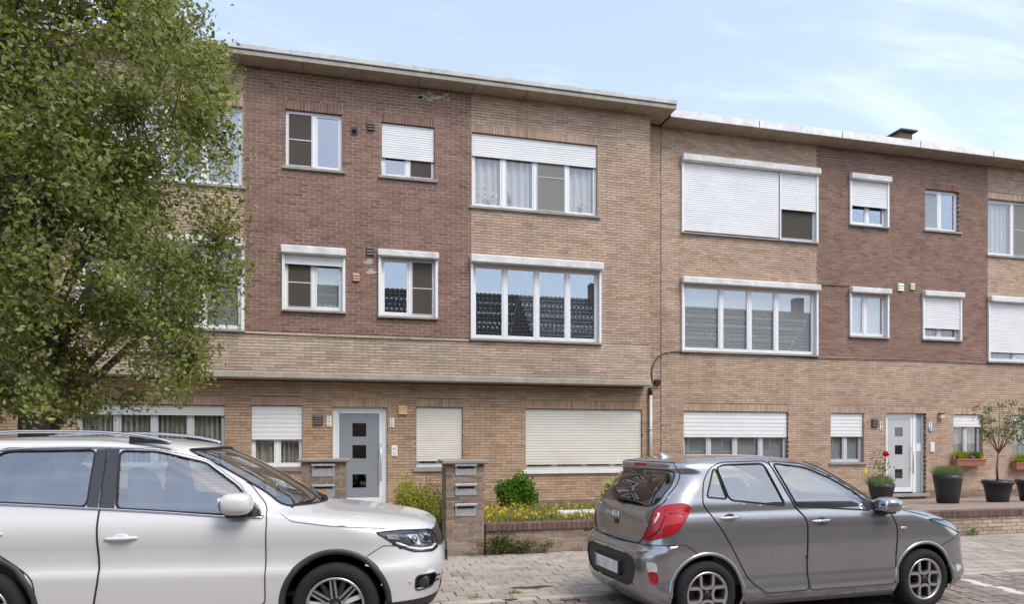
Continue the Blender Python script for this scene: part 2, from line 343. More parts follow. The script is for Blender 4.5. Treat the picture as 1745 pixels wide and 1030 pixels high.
def pieces(name, field, lst, parent, chamfer=0, keep=300, score=None, local=False):
    """lst rows: (cx, cy, cz, sx, sy, sz, material, rx). alike pieces share one mesh"""
    if not lst: return
    if len(lst) > keep:
        sc = [score(r) for r in lst]; order = sorted(range(len(lst)), key=lambda i: -sc[i]); one, rest = order[:keep], order[keep:]
    else: one, rest = range(len(lst)), []
    cache = {}
    for i in one:
        r = lst[i]; m = r[6]
        if m not in cache: cache[m] = mesh_of(name, unit_box(name, chamfer), m)
        o = bpy.data.objects.new(name, cache[m]); o.location = r[:3]; o.scale = r[3:6]
        if len(r) > 7 and r[7]: o.rotation_euler = (r[7], 0, 0)
        link(o, parent, local)
    if rest:
        mats = sorted({lst[i][6] for i in rest}); u = unit_box(name, chamfer); UV = np.array(u.v); nv = len(UV)
        R = [lst[i] for i in rest]; S = np.array([r[3:6] for r in R]); C = np.array([r[:3] for r in R])
        P = UV[None] * S[:, None, :]
        rx = np.array([r[7] if len(r) > 7 else 0 for r in R])
        if rx.any():
            c, s = np.cos(rx)[:, None], np.sin(rx)[:, None]; y, z = P[..., 1].copy(), P[..., 2].copy(); P[..., 1] = y*c - z*s; P[..., 2] = y*s + z*c
        P = (P + C[:, None, :]).reshape(-1, 3)
        mb = MB(); mb.v = P.tolist(); k = len(u.f)
        mb.f = [tuple(a + b*nv for a in f) for b in range(len(R)) for f in u.f]; mb.m = [mats.index(r[6]) for r in R for _ in range(k)]; mb.sm = [False]
        tag(obj(field, mb, mats, parent, local), kind='stuff')
def courses(x0, x1, z0, z1, holes, length, pitch, joint, vjoint, Y, depth, matf, jit=.0025, phase=0.):
    """running-bond bricks filling a wall face minus its openings"""
    out = []; n0 = int(math.floor(z0 / pitch)) - 1; n1 = int(math.ceil(z1 / pitch)) + 1
    for n in range(n0, n1):
        a, b = n * pitch + joint / 2, (n + 1) * pitch - joint / 2
        a, b = max(a, z0), min(b, z1)
        if b - a < .012: continue
        off = (n % 2) * .5 * length + RNG.uniform(-.012, .012) + phase
        hs = [h for h in holes if h[2] < b and h[3] > a and h[1] > x0 and h[0] < x1]; iv = [(x0, x1, a, b)]
        for h in hs:
            nv = []
            for p, q, lo, hi in iv:
                if h[1] <= p or h[0] >= q: nv.append((p, q, lo, hi)); continue
                if h[0] > p: nv.append((p, h[0], lo, hi))
                if h[1] < q: nv.append((h[1], q, lo, hi))
            iv = nv
        for h in hs:
            p, q = max(h[0], x0), min(h[1], x1)
            if h[2] - a > .014: iv.append((p, q, a, h[2]-.002))
            if b - h[3] > .014: iv.append((p, q, h[3]+.002, b))
        for p, q, lo, hi in iv:
            k = math.floor((p - off) / length)
            while True:
                l, r = off + k * length + vjoint / 2, off + (k + 1) * length - vjoint / 2
                k += 1
                if l >= q: break
                l, r = max(l, p), min(r, q)
                if r - l < .015: continue
                d = RNG.uniform(-jit, jit); mid = (lo+hi)/2; out.append(((l+r)/2, Y + depth/2 + d, mid, r-l, depth, hi-lo, matf((l+r)/2, mid)))
    return out
def soldier(x0, x1, z0, z1, Y, depth, mat, w=.062, j=.007):
    n = max(2, round((x1-x0) / (w+j))); p = (x1-x0) / n
    return [(x0+(i+.5)*p, Y + depth/2 + RNG.uniform(-.002, .002), (z0+z1)/2, p-j, depth, z1-z0-j, mat) for i in range(n)]
def sheet_with_holes(x0, x1, z0, z1, holes, Y, rev=.0, mat_split=None):
    """flat wall sheet with openings and the reveals of the openings"""
    xs = sorted({x0, x1} | {min(max(v, x0), x1) for h in holes for v in h[:2]}); zs = sorted({z0, z1} | {min(max(v, z0), z1) for h in holes for v in h[2:4]})
    mb = MB()
    for a, b in zip(xs[:-1], xs[1:]):
        for c, d in zip(zs[:-1], zs[1:]):
            mx, mz = (a+b)/2, (c+d)/2
            if any(h[0] < mx < h[1] and h[2] < mz < h[3] for h in holes): continue
            mb.add([(a,Y,c),(b,Y,c),(b,Y,d),(a,Y,d)], [(0,1,2,3)])
    for h in holes:
        a, b, c, d = h[0]-.004, h[1]+.004, h[2]-.004, h[3]+.004
        if rev: mb.add([(a,Y,c),(b,Y,c),(b,Y,d),(a,Y,d),(a,Y+rev,c),(b,Y+rev,c),(b,Y+rev,d),(a,Y+rev,d)], [(0,4,5,1),(1,5,6,2),(2,6,7,3),(3,7,4,0)])
    return mb
def seen_score(r):
    px, py, d = proj(r[0], r[1], r[2])
    if px < 445 or px > 1740 or py > 775 or py < 0: return -1
    return r[3] * r[5] / d ** 2
# ------------------------------------------------------------------ ground, road, pavement
YK, YP, YG, YU = 6.62, 9.40, 15.50, 15.10          # kerb, property line, ground-floor wall, projecting upper wall
tag(obj('ground', MB().add([(-400,-300,-.06),(400,-300,-.06),(400,700,-.06),(-400,700,-.06)], [(0,1,2,3)]), 'asphalt'), kind='structure')
road = tag(obj('road', MB().add([(-60,-5,-.030),(80,-5,-.030),(80,YK,-.030),(-60,YK,-.030)], [(0,1,2,3)]), 'joint_dark'), kind='structure')
pave = tag(obj('pavement', MB().add([(-60,YK+.12,-.012),(80,YK+.12,-.012),(80,YP+.1,-.012),(-60,YP+.1,-.012)], [(0,1,2,3)]), 'joint_sand'), kind='structure')
def vis_ground(r):
    px, py, d = proj(r[0], r[1], r[2])
    if py > 1040 or px < 740 or px > 1760 or 1010 < px < 1600: return -1 / d
    return r[3] * r[4] / d ** 3
S = []
for j in range(18):
    y = YK - .10 - j * .195
    for i in range(118):
        x = -5.5 + i * .148 + (j % 2) * .07 + RNG.uniform(-.006, .006)
        line = abs((x) - 6.95) < .06 and y > 5.2
        S.append((x, y + RNG.uniform(-.005, .005), -.02 + RNG.uniform(-.004, .004), .134, .18, .05, 'white_paint' if line and random.random() < .75 else 'sett'))
pieces('sett', 'sett_field', S, road, .06, 300, vis_ground)
S = []
for j in range(13):
    y = YK + .25 + j * .2
    for i in range(82):
        x = -6 + i * .222 + (j % 2) * .111 + RNG.uniform(-.004, .004)
        S.append((x, y, -.022 + RNG.uniform(-.003, .003), .214, .192, .05, 'paver'))
pieces('paver', 'paver_field', S, pave, .03, 300, vis_ground)
kb = tag(obj('kerb', MB().box(-60, 80, YK-.005, YK+.13, -.2, -.016), 'joint_sand'), kind='structure')
S = [(-5.6 + i*1.0, YK + .062, -.045 + RNG.uniform(-.003, .003), .985, .135, .10, 'kerb_stone') for i in range(18)]
pieces('kerb_stone', 'kerb_rest', S, kb, .05)
def slope_sheet(name, x0, x1, y0, z0, y1, z1, mat, bumpy=.02, n=30, m=16):
    V = []; F = []
    for j in range(m+1):
        for i in range(n+1):
            f = j / m; V.append((x0+(x1-x0)*i/n, y0+(y1-y0)*f, z0+(z1-z0)*f + (RNG.uniform(-bumpy, bumpy) if 0 < j < m else 0)))
    for j in range(m):
        for i in range(n): F.append((j*(n+1)+i, j*(n+1)+i+1, (j+1)*(n+1)+i+1, (j+1)*(n+1)+i))
    return tag(obj(name, MB().add(V, F, 0, True), mat), kind='structure')
XB0, XB12 = None, xat(1126, YG)                      # party line between the two buildings
def gz(y, x=0): return .40 + (y - YP - .1) / (YG - YP - .1) * (-.38)     # garden ground falls gently to the house
XPIL = xat(760, YP)
slope_sheet('front_garden', XPIL+.5, XB12, YP+.1, .40, YG+.1, .02, 'earth')
slope_sheet('garden_path', -16, XPIL+.5, YP+.1, .0, YG+.1, .02, 'path_grey', .003)
slope_sheet('terrace', XB12+.005, 26, YP+.1, .40, YG+.1, .0, 'terrace_paving', .0)
# ------------------------------------------------------------------ windows, doors, wall fittings
SLAT = {}
def slat_mesh(mat, pitch):
    k = (mat, pitch)
    if k not in SLAT:
        pr = [(0, 0), (-.004, .12), (-.0065, .35), (-.0065, .65), (-.004, .9), (0, .985), (.002, .99)]
        V = [(x, y, h*pitch) for x in (0, 1) for y, h in pr]; n = len(pr)
        SLAT[k] = mesh_of('slat', MB().add(V, [(i, n+i, n+i+1, i+1) for i in range(n-1)], 0, False), mat)
    return SLAT[k]
def slats(win, x0, x1, zt, zb, y, mat, pitch=.052):
    n = max(1, int(round((zt-zb) / pitch))); p = (zt-zb) / n
    for i in range(n):
        o = bpy.data.objects.new('slat', slat_mesh(mat, pitch)); o.location = (x0, y + RNG.uniform(-.001, .001), zb + i*p); o.scale = (x1-x0, 1, p/pitch); link(o, win)
    obj('bottom_rail', MB().cbox(x0, x1, y-.010, y+.012, zb-.045, zb-.001, .004), mat, win)
def curtain(x0, x1, z0, z1, y, fold=.11, amp=.03, n=None):
    n = n or int((x1-x0) / fold * 8) + 8; V = []
    ph = RNG.uniform(0, 6)
    for i in range(n+1):
        x = x0 + (x1-x0)*i/n; f = math.sin(2*PI*(x-x0)/fold + ph + .8*math.sin(9*(x-x0)))
        V += [(x, y + amp*f, z0), (x, y + amp*f*.85, z1)]
    return MB().add(V, [(2*i, 2*i+2, 2*i+3, 2*i+1) for i in range(n)], 0, True)
def window(par, x0, x1, z0, z1, Y, panes, shut=None, box=None, sill=True, slat='slat_white', frame='frame_white', rec=.10, slat_pitch=.052, inner='curtain_white', sash=None, sillmat='sill_stone', boxmat='box_white', sillh=.06):
    """panes: list of (relative width, kind); shut: height of the shutter's lower edge; box: (height, depth) of a shutter box on the wall"""
    y = Y + rec; fw = .05
    mb = MB(); tot = sum(p[0] for p in panes); xs = [x0]
    for p in panes: xs.append(xs[-1] + (x1-x0)*p[0]/tot)
    mb.cbox(x0, x1, y, y+.06, z1-fw, z1, .004); mb.cbox(x0, x1, y, y+.06, z0, z0+fw, .004)
    for i, x in enumerate(xs):
        w = fw if i in (0, len(xs)-1) else .075
        a = x0 if i == 0 else (x1-fw if i == len(xs)-1 else x-w/2)
        mb.cbox(a, a+w, y-.002*(i % 2), y+.06, z0+fw+.001, z1-fw-.001, .004)
    win = obj('window', mb, frame, par)
    for i, p in enumerate(panes):
        a = xs[i] + (fw if i == 0 else .0385); b = xs[i+1] - (fw if i == len(panes)-1 else .0385); c, d = z0+fw+.002, z1-fw-.002; k = p[1]
        if b-a < .05: continue
        sw = .035
        s = MB(); s.cbox(a+.001, b-.001, y+.006, y+.05, c, c+sw, .004); s.cbox(a+.001, b-.001, y+.006, y+.05, d-sw, d, .004); s.cbox(a+.001, a+sw, y+.006, y+.05, c+sw+.001, d-sw-.001, .004); s.cbox(b-sw, b-.001, y+.006, y+.05, c+sw+.001, d-sw-.001, .004)
        ob = obj('sash', s, frame, win)
        if k == 'tilt': k = 'glass'
        gm = 'window_glass_soft' if k in ('sheer', 'soft', 'stripe', 'beige') else ('window_glass_mid' if k == 'blind' else 'window_glass')
        g = MB().box(a+sw-.004, b-sw+.004, y+.022, y+.030, c+sw-.004, d-sw+.004)
        if k == 'frost': obj('pane', g, 'frosted', win)
        else: obj('pane', g, gm, win)
        if k.startswith('screen'):
            q = MB().box(a+.012, b-.012, y-.006, y-.003, c+.012, d-.012); obj('insect_screen', q, 'insect_screen_pale' if k == 'screen_pale' else 'insect_screen', win)
            m = (c+d)/2; fr = MB(); fr.box(a+.004, b-.004, y-.012, y-.001, m-.008, m+.008); fr.box(a+.004, a+.016, y-.011, y-.0012, c+.005, d-.005); fr.box(b-.016, b-.004, y-.011, y-.0012, c+.005, d-.005); fr.box(a+.017, b-.017, y-.011, y-.0012, c+.004, c+.016); fr.box(a+.017, b-.017, y-.011, y-.0012, d-.016, d-.004)
            obj('screen_bar', fr, 'frame_white' if k == 'screen' else 'frame_grey', win)
        cm = {'sheer': 'curtain_white', 'screen_pale': 'curtain_white', 'stripe': 'curtain_stripe', 'beige': 'curtain_beige', 'blind': 'blind_grey', 'vblind': 'blind_dark'}.get(k)
        if k == 'blind': obj('blind', MB().add([(a,y+.075,c),(b,y+.075,c),(b,y+.075,d),(a,y+.075,d)], [(0,1,2,3)]), cm, win)
        elif cm: obj('curtain', curtain(a-.03, b+.03, c-.03, d+.02, y+.095, .16 if k not in ('stripe', 'vblind') else (.11 if k == 'stripe' else .085)), cm, win)
    r = MB(); e = .04
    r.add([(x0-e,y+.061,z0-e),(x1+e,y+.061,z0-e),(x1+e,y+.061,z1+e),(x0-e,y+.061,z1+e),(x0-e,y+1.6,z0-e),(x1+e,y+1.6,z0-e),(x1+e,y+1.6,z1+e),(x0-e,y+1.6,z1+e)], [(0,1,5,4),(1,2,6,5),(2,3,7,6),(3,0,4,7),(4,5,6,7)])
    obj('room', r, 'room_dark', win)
    if box:
        bh, bd = box; g = MB()
        g.cbox(x0-.07, x1+.07, Y-bd, Y-.004, z1-.01, z1+bh, .02); obj('shutter_box', g, boxmat, win)
        rl = MB(); rl.cbox(x0-.055, x0+.005, Y-.055, y-.001, z0-.02, z1-.012, .006); obj('guide_rail', rl, frame, win)
        rl = MB(); rl.cbox(x1-.005, x1+.055, Y-.055, y-.001, z0-.02, z1-.012, .006); obj('guide_rail', rl, frame, win)
        ys = Y - .025
    else: ys = Y + .055
    if shut is not None:
        segs = shut if isinstance(shut, list) else [(0, 1, shut)]
        for f0, f1, zz in segs: slats(win, x0+.008+(x1-x0-.016)*f0, x0+.008+(x1-x0-.016)*f1-(.0 if f1 == 1 else .03), z1-(.012 if not box else .012), zz+.045, ys, slat, slat_pitch)
        for f0, f1, zz in segs[1:]: obj('guide_rail', MB().cbox(x0+(x1-x0)*f0-.03, x0+(x1-x0)*f0+.008, ys-.03, y-.003, z0, z1-.012, .004), frame, win)
    if sill: obj('sill', MB().cbox(x0-.07, x1+.07, Y-.05 if not box else Y-.07, y+.02, z0-sillh, z0-.003 if not box else z0-.022, .006), sillmat, win)
    return win
def wpx(xl, xr, yt, yb, Y, pxr=None):
    """opening from photo measures: left and right edge, top and bottom read at the left edge"""
    return xat(xl, Y), xat(xr, Y), zat(xl, yb, Y), zat(xl, yt, Y)
GLY = {'1': [[(.2,.75),(.5,1),(.5,0)]], '2': [[(.05,.75),(.2,.97),(.55,1),(.8,.85),(.75,.6),(.05,0),(.85,0)]], '4': [[(.65,0),(.65,1),(.05,.32),(.9,.32)]], '9': [[(.15,.05),(.6,.1),(.8,.6),(.75,.9),(.45,1),(.15,.85),(.12,.6),(.4,.45),(.78,.6)]],
       '8': [[(.45,.52),(.15,.72),(.3,1),(.65,1),(.8,.75),(.45,.52),(.12,.25),(.3,0),(.65,0),(.85,.25),(.45,.52)]], '6': [[(.75,.95),(.35,.85),(.12,.4),(.3,0),(.65,0),(.82,.3),(.5,.5),(.15,.35)]], 'K': [[(0,0),(0,1)],[(.8,1),(.05,.42)],[(.3,.6),(.85,0)]], 'I': [[(.3,0),(.3,1)]], 'A': [[(0,0),(.45,1),(.9,0)]]}
def text_mb(ch, x, z, h, y, w=.12):
    mb = MB()
    for st in GLY[ch]: mb.strip([(x + p[0]*h*.75, z + p[1]*h) for p in st], w*h, .003, y)
    return mb
def louvre(par, px, py, Y, w, h, mat, name='vent', n=4):
    x, z = at(px, py, Y); v = obj(name, MB().cbox(x-w/2, x+w/2, Y-.03, Y+.02, z-h/2, z+h/2, .005), mat, par)
    for i in range(n):
        zz = z - h/2 + h*(i+.5)/n; mb = MB(); a, b = x-w/2+.012, x+w/2-.012; d = h/n*.42
        mb.add([(a,Y-.032,zz+d),(b,Y-.032,zz+d),(b,Y-.052,zz-d),(a,Y-.052,zz-d),(a,Y-.031,zz-d),(b,Y-.031,zz-d)], [(3,2,1,0),(3,4,5,2),(0,4,3),(1,2,5)]); obj('louvre', mb, mat, v)
    return v
def plaque(par, px, py, Y, w, h, digits, base='white_plastic', ink='print_black'):
    x, z = at(px, py, Y); p = obj('number_plaque', MB().cbox(x-w/2, x+w/2, Y-.018, Y+.01, z-h/2, z+h/2, .004), base, par)
    n = len(digits); ch = h / n
    for i, c in enumerate(digits): obj('digit', text_mb(c, x-w*.24, z+h/2-(i+1)*ch+ch*.17, ch*.66, Y-.0182, .17), ink, p)
    return p
# ------------------------------------------------------------------ building with the projecting upper storeys
X0B, X1B, XW = 0.30 - (XB12 - .30), XB12, xat(1108, YU)
AX = .30
D0, D1 = xat(415, YU), xat(803, YU)
SOF, TOP = 9.53, 9.72
B1 = thing('apartment_building', 'three storey flats with brick upper floors jutting over a concrete ledge', 'building', (AX, YG, 0))
LEDT, LEDB = 3.085, 2.955
up = []      # openings of the upper wall: x0, x1, z0, z1
u1 = wpx(487, 583, 188, 286, YU+.09); u2 = wpx(650, 740, 209, 301, YU+.06); u3 = wpx(803.5, 1017, 226, 352, YU+.05)
m1 = wpx(485, 584, 432, 526, YU-.03); m2 = wpx(649, 742, 437, 537, YU-.03); m3 = wpx(806, 1021, 448, 576, YU-.03)
def mir(h): return (2*AX-h[1], 2*AX-h[0], h[2], h[3])
u4, m4 = mir(u3), mir(m3)
up = [u1, u2, u3, u4, m1, m2, m3, m4]
SOL = .19
def with_soldier(h): return (h[0], h[1], h[2], h[3]+SOL)
gw = [wpx(130, 384, 688.5, 797, YG+.05), wpx(428, 516, 691, 797, YG+.05), wpx(709, 788, 694, 797, YG+.05), wpx(895, 1093, 697, 802, YG+.05)]
gd = wpx(567, 660, 694, 862, YG+.06)
upmat = lambda x, z: 'red_brick' if D0 < x < D1 and z > zat(803, 577, YU) else ('tan_brick_pale' if z < 4.05 else 'tan_brick')
ZRED = zat(803, 577, YU)
XL = 2*AX - XW
BR = []
holes_up = [with_soldier(u1), with_soldier(u2), with_soldier(u3), with_soldier(u4), m1, m2, m3, m4]
PJ = .0635
BR += courses(XL, D0, ZRED, SOF, holes_up, .245, PJ, .010, .007, YU, .11, lambda x, z: 'tan_brick')
BR += courses(D1, XW, ZRED, SOF, holes_up, .245, PJ, .010, .007, YU, .11, lambda x, z: 'tan_brick')
BR += courses(D0, D1, ZRED, SOF, holes_up, .232, .070, .012, .012, YU, .11, lambda x, z: 'red_brick')
BR += courses(XL, XW, LEDT, ZRED, holes_up, .30, PJ, .010, .006, YU, .11, lambda x, z: 'tan_brick_pale')
for h, m in ((u1, 'red_brick'), (u2, 'red_brick'), (u3, 'tan_brick'), (u4, 'tan_brick')): BR += soldier(h[0], h[1], h[3], h[3]+SOL, YU, .11, m)
holes_g = [with_soldier(h) for h in gw] + [with_soldier(gd)]
BR += courses(X0B, X1B-.004, 0, LEDB-.02, holes_g, .25, PJ, .010, .007, YG, .11, lambda x, z: 'tan_brick_orange' if z > .17 else 'brown_brick')
BR += courses(XW+.01, X1B-.004, LEDB-.02, SOF-.05, [], .25, PJ, .010, .007, YG, .11, lambda x, z: 'tan_brick')
for h in gw + [gd]: BR += soldier(h[0], h[1], h[3], h[3]+SOL, YG, .11, 'tan_brick_orange')
pieces('brick', 'brick_field', BR, B1, 0, 300, seen_score)
inn = .009
obj('mortar_wall', sheet_with_holes(D0, D1, ZRED, SOF, [h for h in up if h[0] < D1-.1 and h[1] > D0+.1], YU+.0045, .12), 'mortar_light', B1)
for a, b in ((XL, D0), (D1, XW)): obj('mortar_wall', sheet_with_holes(a, b, ZRED, SOF, [h for h in up if h[0] < b and h[1] > a and not (D0 < (h[0]+h[1])/2 < D1)], YU+inn, .12), 'mortar_dark', B1)
obj('mortar_wall', sheet_with_holes(XL, XW, LEDT, ZRED, [], YU+inn), 'mortar_dark', B1)
obj('mortar_wall', sheet_with_holes(X0B, X1B, 0, SOF, [h for h in gw]+[gd]+[(XL+.3, XW-.3, LEDT, SOF)], YG+inn, .12), 'mortar_dark', B1)
for xs, sg in ((XW, 1), (XL, -1)):       # side returns of the projecting storeys
    mb = MB(); q = xs - sg*.009; mb.add([(q, YU+.02, LEDT), (q, YG+.02, LEDT), (q, YG+.02, SOF), (q, YU+.02, SOF)], [(0,1,2,3) if sg > 0 else (3,2,1,0)]); obj('side_wall', mb, 'mortar_dark', B1)
    R = []
    for n in range(int(LEDT/PJ)+1, int(SOF/PJ)): R.append((xs-.05*sg, YU+.26, (n+.5)*PJ, .10, .27, PJ-.010, 'tan_brick'))
    pieces('return_brick', 'return_field', R, B1)
obj('ledge', MB().cbox(XL-.01, XW+.02, YU-.03, YG+.008, LEDB, LEDT, .012), 'concrete', B1)
obj('wall_core', MB().box(X0B, X1B-.01, YG+1.9, YG+9, 0, SOF), 'house_brick', B1)
rf = obj('roof', MB().box(X0B, X1B, YU-.36, YG+9, SOF+.012, TOP-.05), 'bitumen', B1)
n = 12
for i in range(n):
    a = X0B + (X1B-X0B)*i/n; b = X0B + (X1B-X0B)*(i+1)/n
    obj('soffit_panel', MB().cbox(a+.004, b-.004, YU-.40, YG+.005, SOF-RNG.uniform(0, .006), SOF+.05, .006), 'soffit', rf)
obj('concrete_edge', MB().cbox(X0B, X1B+.005, YU-.425, YU-.37, SOF-.006, SOF+.085, .006), 'concrete', rf)
for i in range(5):
    a = X0B + (X1B+.02-X0B)*i/5; b = X0B + (X1B+.02-X0B)*(i+1)/5
    obj('zinc_strip', MB().cbox(a, b-.003, YU-.455, YG, SOF+.10, TOP+.012, .006), 'zinc_edge', rf)
window(B1, *u1, YU, [(1, 'screen'), (1, 'glass')], rec=.07)
window(B1, *u2, YU, [(1, 'glass'), (1, 'screen')], shut=zat(650, 268, YU+.05), rec=.09)
window(B1, *u3, YU, [(1, 'sheer'), (1.03, 'sheer'), (1.03, 'screen_pale'), (1, 'sheer')], shut=zat(803, 265, YU+.05), rec=.09)
window(B1, *u4, YU, [(1, 'sheer'), (1, 'blind'), (1, 'blind'), (1, 'blind')], rec=.09)
window(B1, *m1, YU, [(1, 'screen'), (1.05, 'blind')], shut=zat(485, 450, YU), box=(.16, .15), rec=.05)
window(B1, *m2, YU, [(1.15, 'vblind'), (1, 'screen')], box=(.14, .14), rec=.05)
window(B1, *m3, YU, [(1, 'vblind')]*4, box=(.17, .17), rec=.05)
window(B1, *m4, YU, [(1, 'glass'), (1, 'blind'), (1, 'blind'), (1, 'blind')], box=(.17, .17), rec=.05)
window(B1, *gw[0], YG, [(1.05, 'stripe'), (1, 'stripe'), (1, 'stripe'), (1, 'stripe')], shut=zat(384, 709, YG+.05), slat='slat_grey', frame='frame_grey')
window(B1, *gw[1], YG, [(1, 'beige'), (1, 'stripe')], shut=zat(428, 750, YG+.05), slat_pitch=.105, sillmat='bluestone', sillh=.10)
window(B1, *gw[2], YG, [(1, 'stripe'), (1, 'stripe')], shut=zat(709, 787, YG+.05), slat='slat_cream', sillmat='sill_stone', sillh=.10)
window(B1, *gw[3], YG, [(1, 'soft'), (1, 'sheer'), (1, 'soft'), (1, 'sheer')], shut=zat(895, 793, YG+.05), slat='slat_cream', slat_pitch=.065, sillmat='frame_white', sillh=.09)
def front_door(par, x0, x1, z0, z1, Y, panel, sq=3, side=None):
    y = Y + .08; fw = .10; mb = MB()
    xr = x1 if side is None else x0 + (x1-x0)*side
    mb.cbox(x0, x0+fw, y, y+.07, z0, z1, .005); mb.cbox(xr-fw, xr, y, y+.07, z0, z1, .005); mb.cbox(x0+fw+.001, xr-fw-.001, y, y+.07, z1-fw, z1, .005)
    d = obj('door', mb, 'frame_white', par)
    lf = MB(); a, b, c, e = x0+fw+.003, xr-fw-.003, z0+.03, z1-fw-.003
    lf.cbox(a, a+.035, y+.008, y+.06, c, e, .004); lf.cbox(b-.075, b, y+.008, y+.06, c, e, .004); lf.cbox(a+.036, b-.076, y+.008, y+.06, c, c+.12, .004); lf.cbox(a+.036, b-.076, y+.008, y+.06, e-.035, e, .004); obj('leaf_frame', lf, 'frame_white', d)
    pa, pb, pc, pe = a+.036, b-.076, c+.121, e-.036; s = (pb-pa)*.345; cx = (pa+pb)/2; H = []
    for f in (.885, .545, .20): zc = pc + (pe-pc)*(f-.08 if f > .8 else f); H.append((cx-s/2, cx+s/2, zc-s/2, zc+s/2))
    obj('door_panel', sheet_with_holes(pa, pb, pc, pe, H, y+.02, .03), panel, d)
    for h in H:
        obj('door_pane', MB().box(h[0], h[1], y+.032, y+.038, h[2], h[3]), 'car_glass_dark' if panel == 'door_grey' else 'window_glass_soft', d)
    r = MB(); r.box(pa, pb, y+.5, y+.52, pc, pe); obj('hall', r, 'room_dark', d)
    hx = b-.04; hz = z0 + .95
    obj('pull_handle', MB().tube([(hx, y-.06, hz-.42), (hx, y-.06, hz+.42)], .013, 10), 'steel', d)
    for q in (-.28, .28): obj('handle_mount', MB().tube([(hx, y-.06, hz+q), (hx, y+.01, hz+q)], .009, 8), 'steel', d)
    obj('threshold', MB().cbox(x0-.05, x1+.03, Y-.10, y+.05, z0-.09, z0-.002, .008), 'bluestone' if panel == 'door_grey' else 'sill_stone', d)
    if side:
        sl = MB(); sl.cbox(xr+.001, xr+.03, y+.005, y+.07, z0, z1, .004); sl.cbox(x1-.06, x1, y+.005, y+.07, z0, z1, .004); obj('sidelight_frame', sl, 'frame_grey', d)
        obj('sidelight_pane', MB().box(xr+.03, x1-.06, y+.03, y+.036, z0, z1), 'frosted', d); obj('paper_notice', MB().box(xr+.035, x1-.075, y+.026, y+.0295, z0+1.16, z0+1.38), 'white_plastic', d)
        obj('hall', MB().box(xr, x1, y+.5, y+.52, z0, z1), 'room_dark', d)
front_door(B1, *gd, YG, 'door_grey')
def patch(par, px, py, Y, w, h, mat='mortar_light', n=9):
    x, z = at(px, py, Y); mb = MB()
    for i in range(n):
        a, b = x + RNG.uniform(-w/2, w/2), z + RNG.uniform(-h/2, h/2); k = RNG.integers(6, 10); r = RNG.uniform(.02, .06)
        ang = np.linspace(0, 2*PI, k, endpoint=False); V = [(a + r*1.6*math.cos(t)*RNG.uniform(.5, 1.2), Y-.004-.0004*i, b + r*.7*math.sin(t)*RNG.uniform(.5, 1.2)) for t in ang]; mb.add(V, [tuple(range(k))])
    tag(obj('mortar_smear', mb, mat, par), kind='stuff')
x, z = at(604, 223, YU); v = obj('vent_plate', MB().cbox(x-.07, x+.07, YU-.012, YU+.02, z-.085, z+.085, .004), 'dark_vent', B1)
obj('vent_hood', MB().add([(x-.045,YU-.012,z+.05),(x+.045,YU-.012,z+.05),(x+.045,YU-.08,z-.01),(x-.045,YU-.08,z-.01),(x-.045,YU-.012,z-.045),(x+.045,YU-.012,z-.045)], [(0,3,2,1),(0,4,3),(1,2,5),(3,4,5,2)]), 'black_plastic', v)
louvre(B1, 632, 216, YU, .17, .17, 'dark_vent', n=3); louvre(B1, 631, 428, YU, .17, .19, 'dark_vent', n=3); louvre(B1, 607, 473, YU, .15, .17, 'tile_tag', n=3)
louvre(B1, 542, 716, YG, .22, .21, 'dark_vent', n=4); louvre(B1, 686, 699.5, YG, .20, .19, 'tan_vent', n=4)
patch(B1, 628, 446, YU, .15, .12); patch(B1, 632, 462, YU, .12, .12); patch(B1, 740, 168, YU, .9, .10, n=14); patch(B1, 730, 163, YU, 1.1, .16, n=8)
plaque(B1, 561, 719, YG, .10, .23, '444'); plaque(B1, 668, 721, YG, .10, .22, '229')
def intercom(par, px, py, Y):
    x, z = at(px, py, Y); p = obj('intercom', MB().cbox(x-.07, x+.07, Y-.03, Y+.01, z-.125, z+.125, .01), 'white_plastic', par)
    obj('speaker_grille', MB().lathe([(.0, -.034), (.03, -.034), (.035, -.03)], (x, Y, z+.06), 'y', 16), 'frame_grey', p); obj('call_button', MB().cbox(x-.03, x+.03, Y-.034, Y-.029, z-.08, z-.03, .003), 'frame_grey', p)
intercom(B1, 672, 769, YG)
# rain pipe and cable
xp = xat(1107, YG)
dp = obj('downpipe', MB().tube([(xp, YG-.06, .0), (xp, YG-.06, zat(1107, 673, YG))], .042, 12), 'pipe_grey', B1)
obj('pipe_collar', MB().tube([(xp, YG-.06, zat(1107, 674, YG)), (xp, YG-.06, LEDB-.005)], .047, 12), 'black_plastic', dp)
for zc in (.9, 1.9): obj('pipe_bracket', MB().cbox(xp-.06, xp+.06, YG-.11, YG+.005, zc, zc+.025, .004), 'galvanised', dp)
x, z = at(1119.5, 652, YG); jb = obj('junction_box', MB().cbox(x-.08, x+.08, YG-.08, YG+.005, z-.065, z+.065, .01), 'black_plastic', B1)
# ------------------------------------------------------------------ right-hand building
X2 = 2*at(1537.5, 0, YG)[0] - XB12
B2 = thing('apartment_building', 'flat fronted tan brick flats with a wide dark red brick middle and white fascia', 'building', (XB12, YG, 0))
AX2 = (xat(1392, YG) + xat(1683, YG)) / 2; X2 = 2*AX2 - XB12
E0, E1 = xat(1392, YG), xat(1683, YG)
def mir2(h): return (2*AX2-h[1], 2*AX2-h[0], h[2], h[3])
a1 = wpx(1165, 1391, 275, 394, YG-.03); a2 = wpx(1451, 1512, 306, 381, YG-.03); a3 = wpx(1574, 1632, 322, 392, YG+.05); a4 = mir2((xat(1165, YG), xat(1391, YG), zat(1685, 434, YG), zat(1685, 338, YG)))
c1 = wpx(1165, 1391, 483, 597, YG-.03); c2 = wpx(1451, 1512, 499, 572, YG-.03); c3 = wpx(1575, 1636, 505, 577, YG-.03); c4 = mir2(c1)
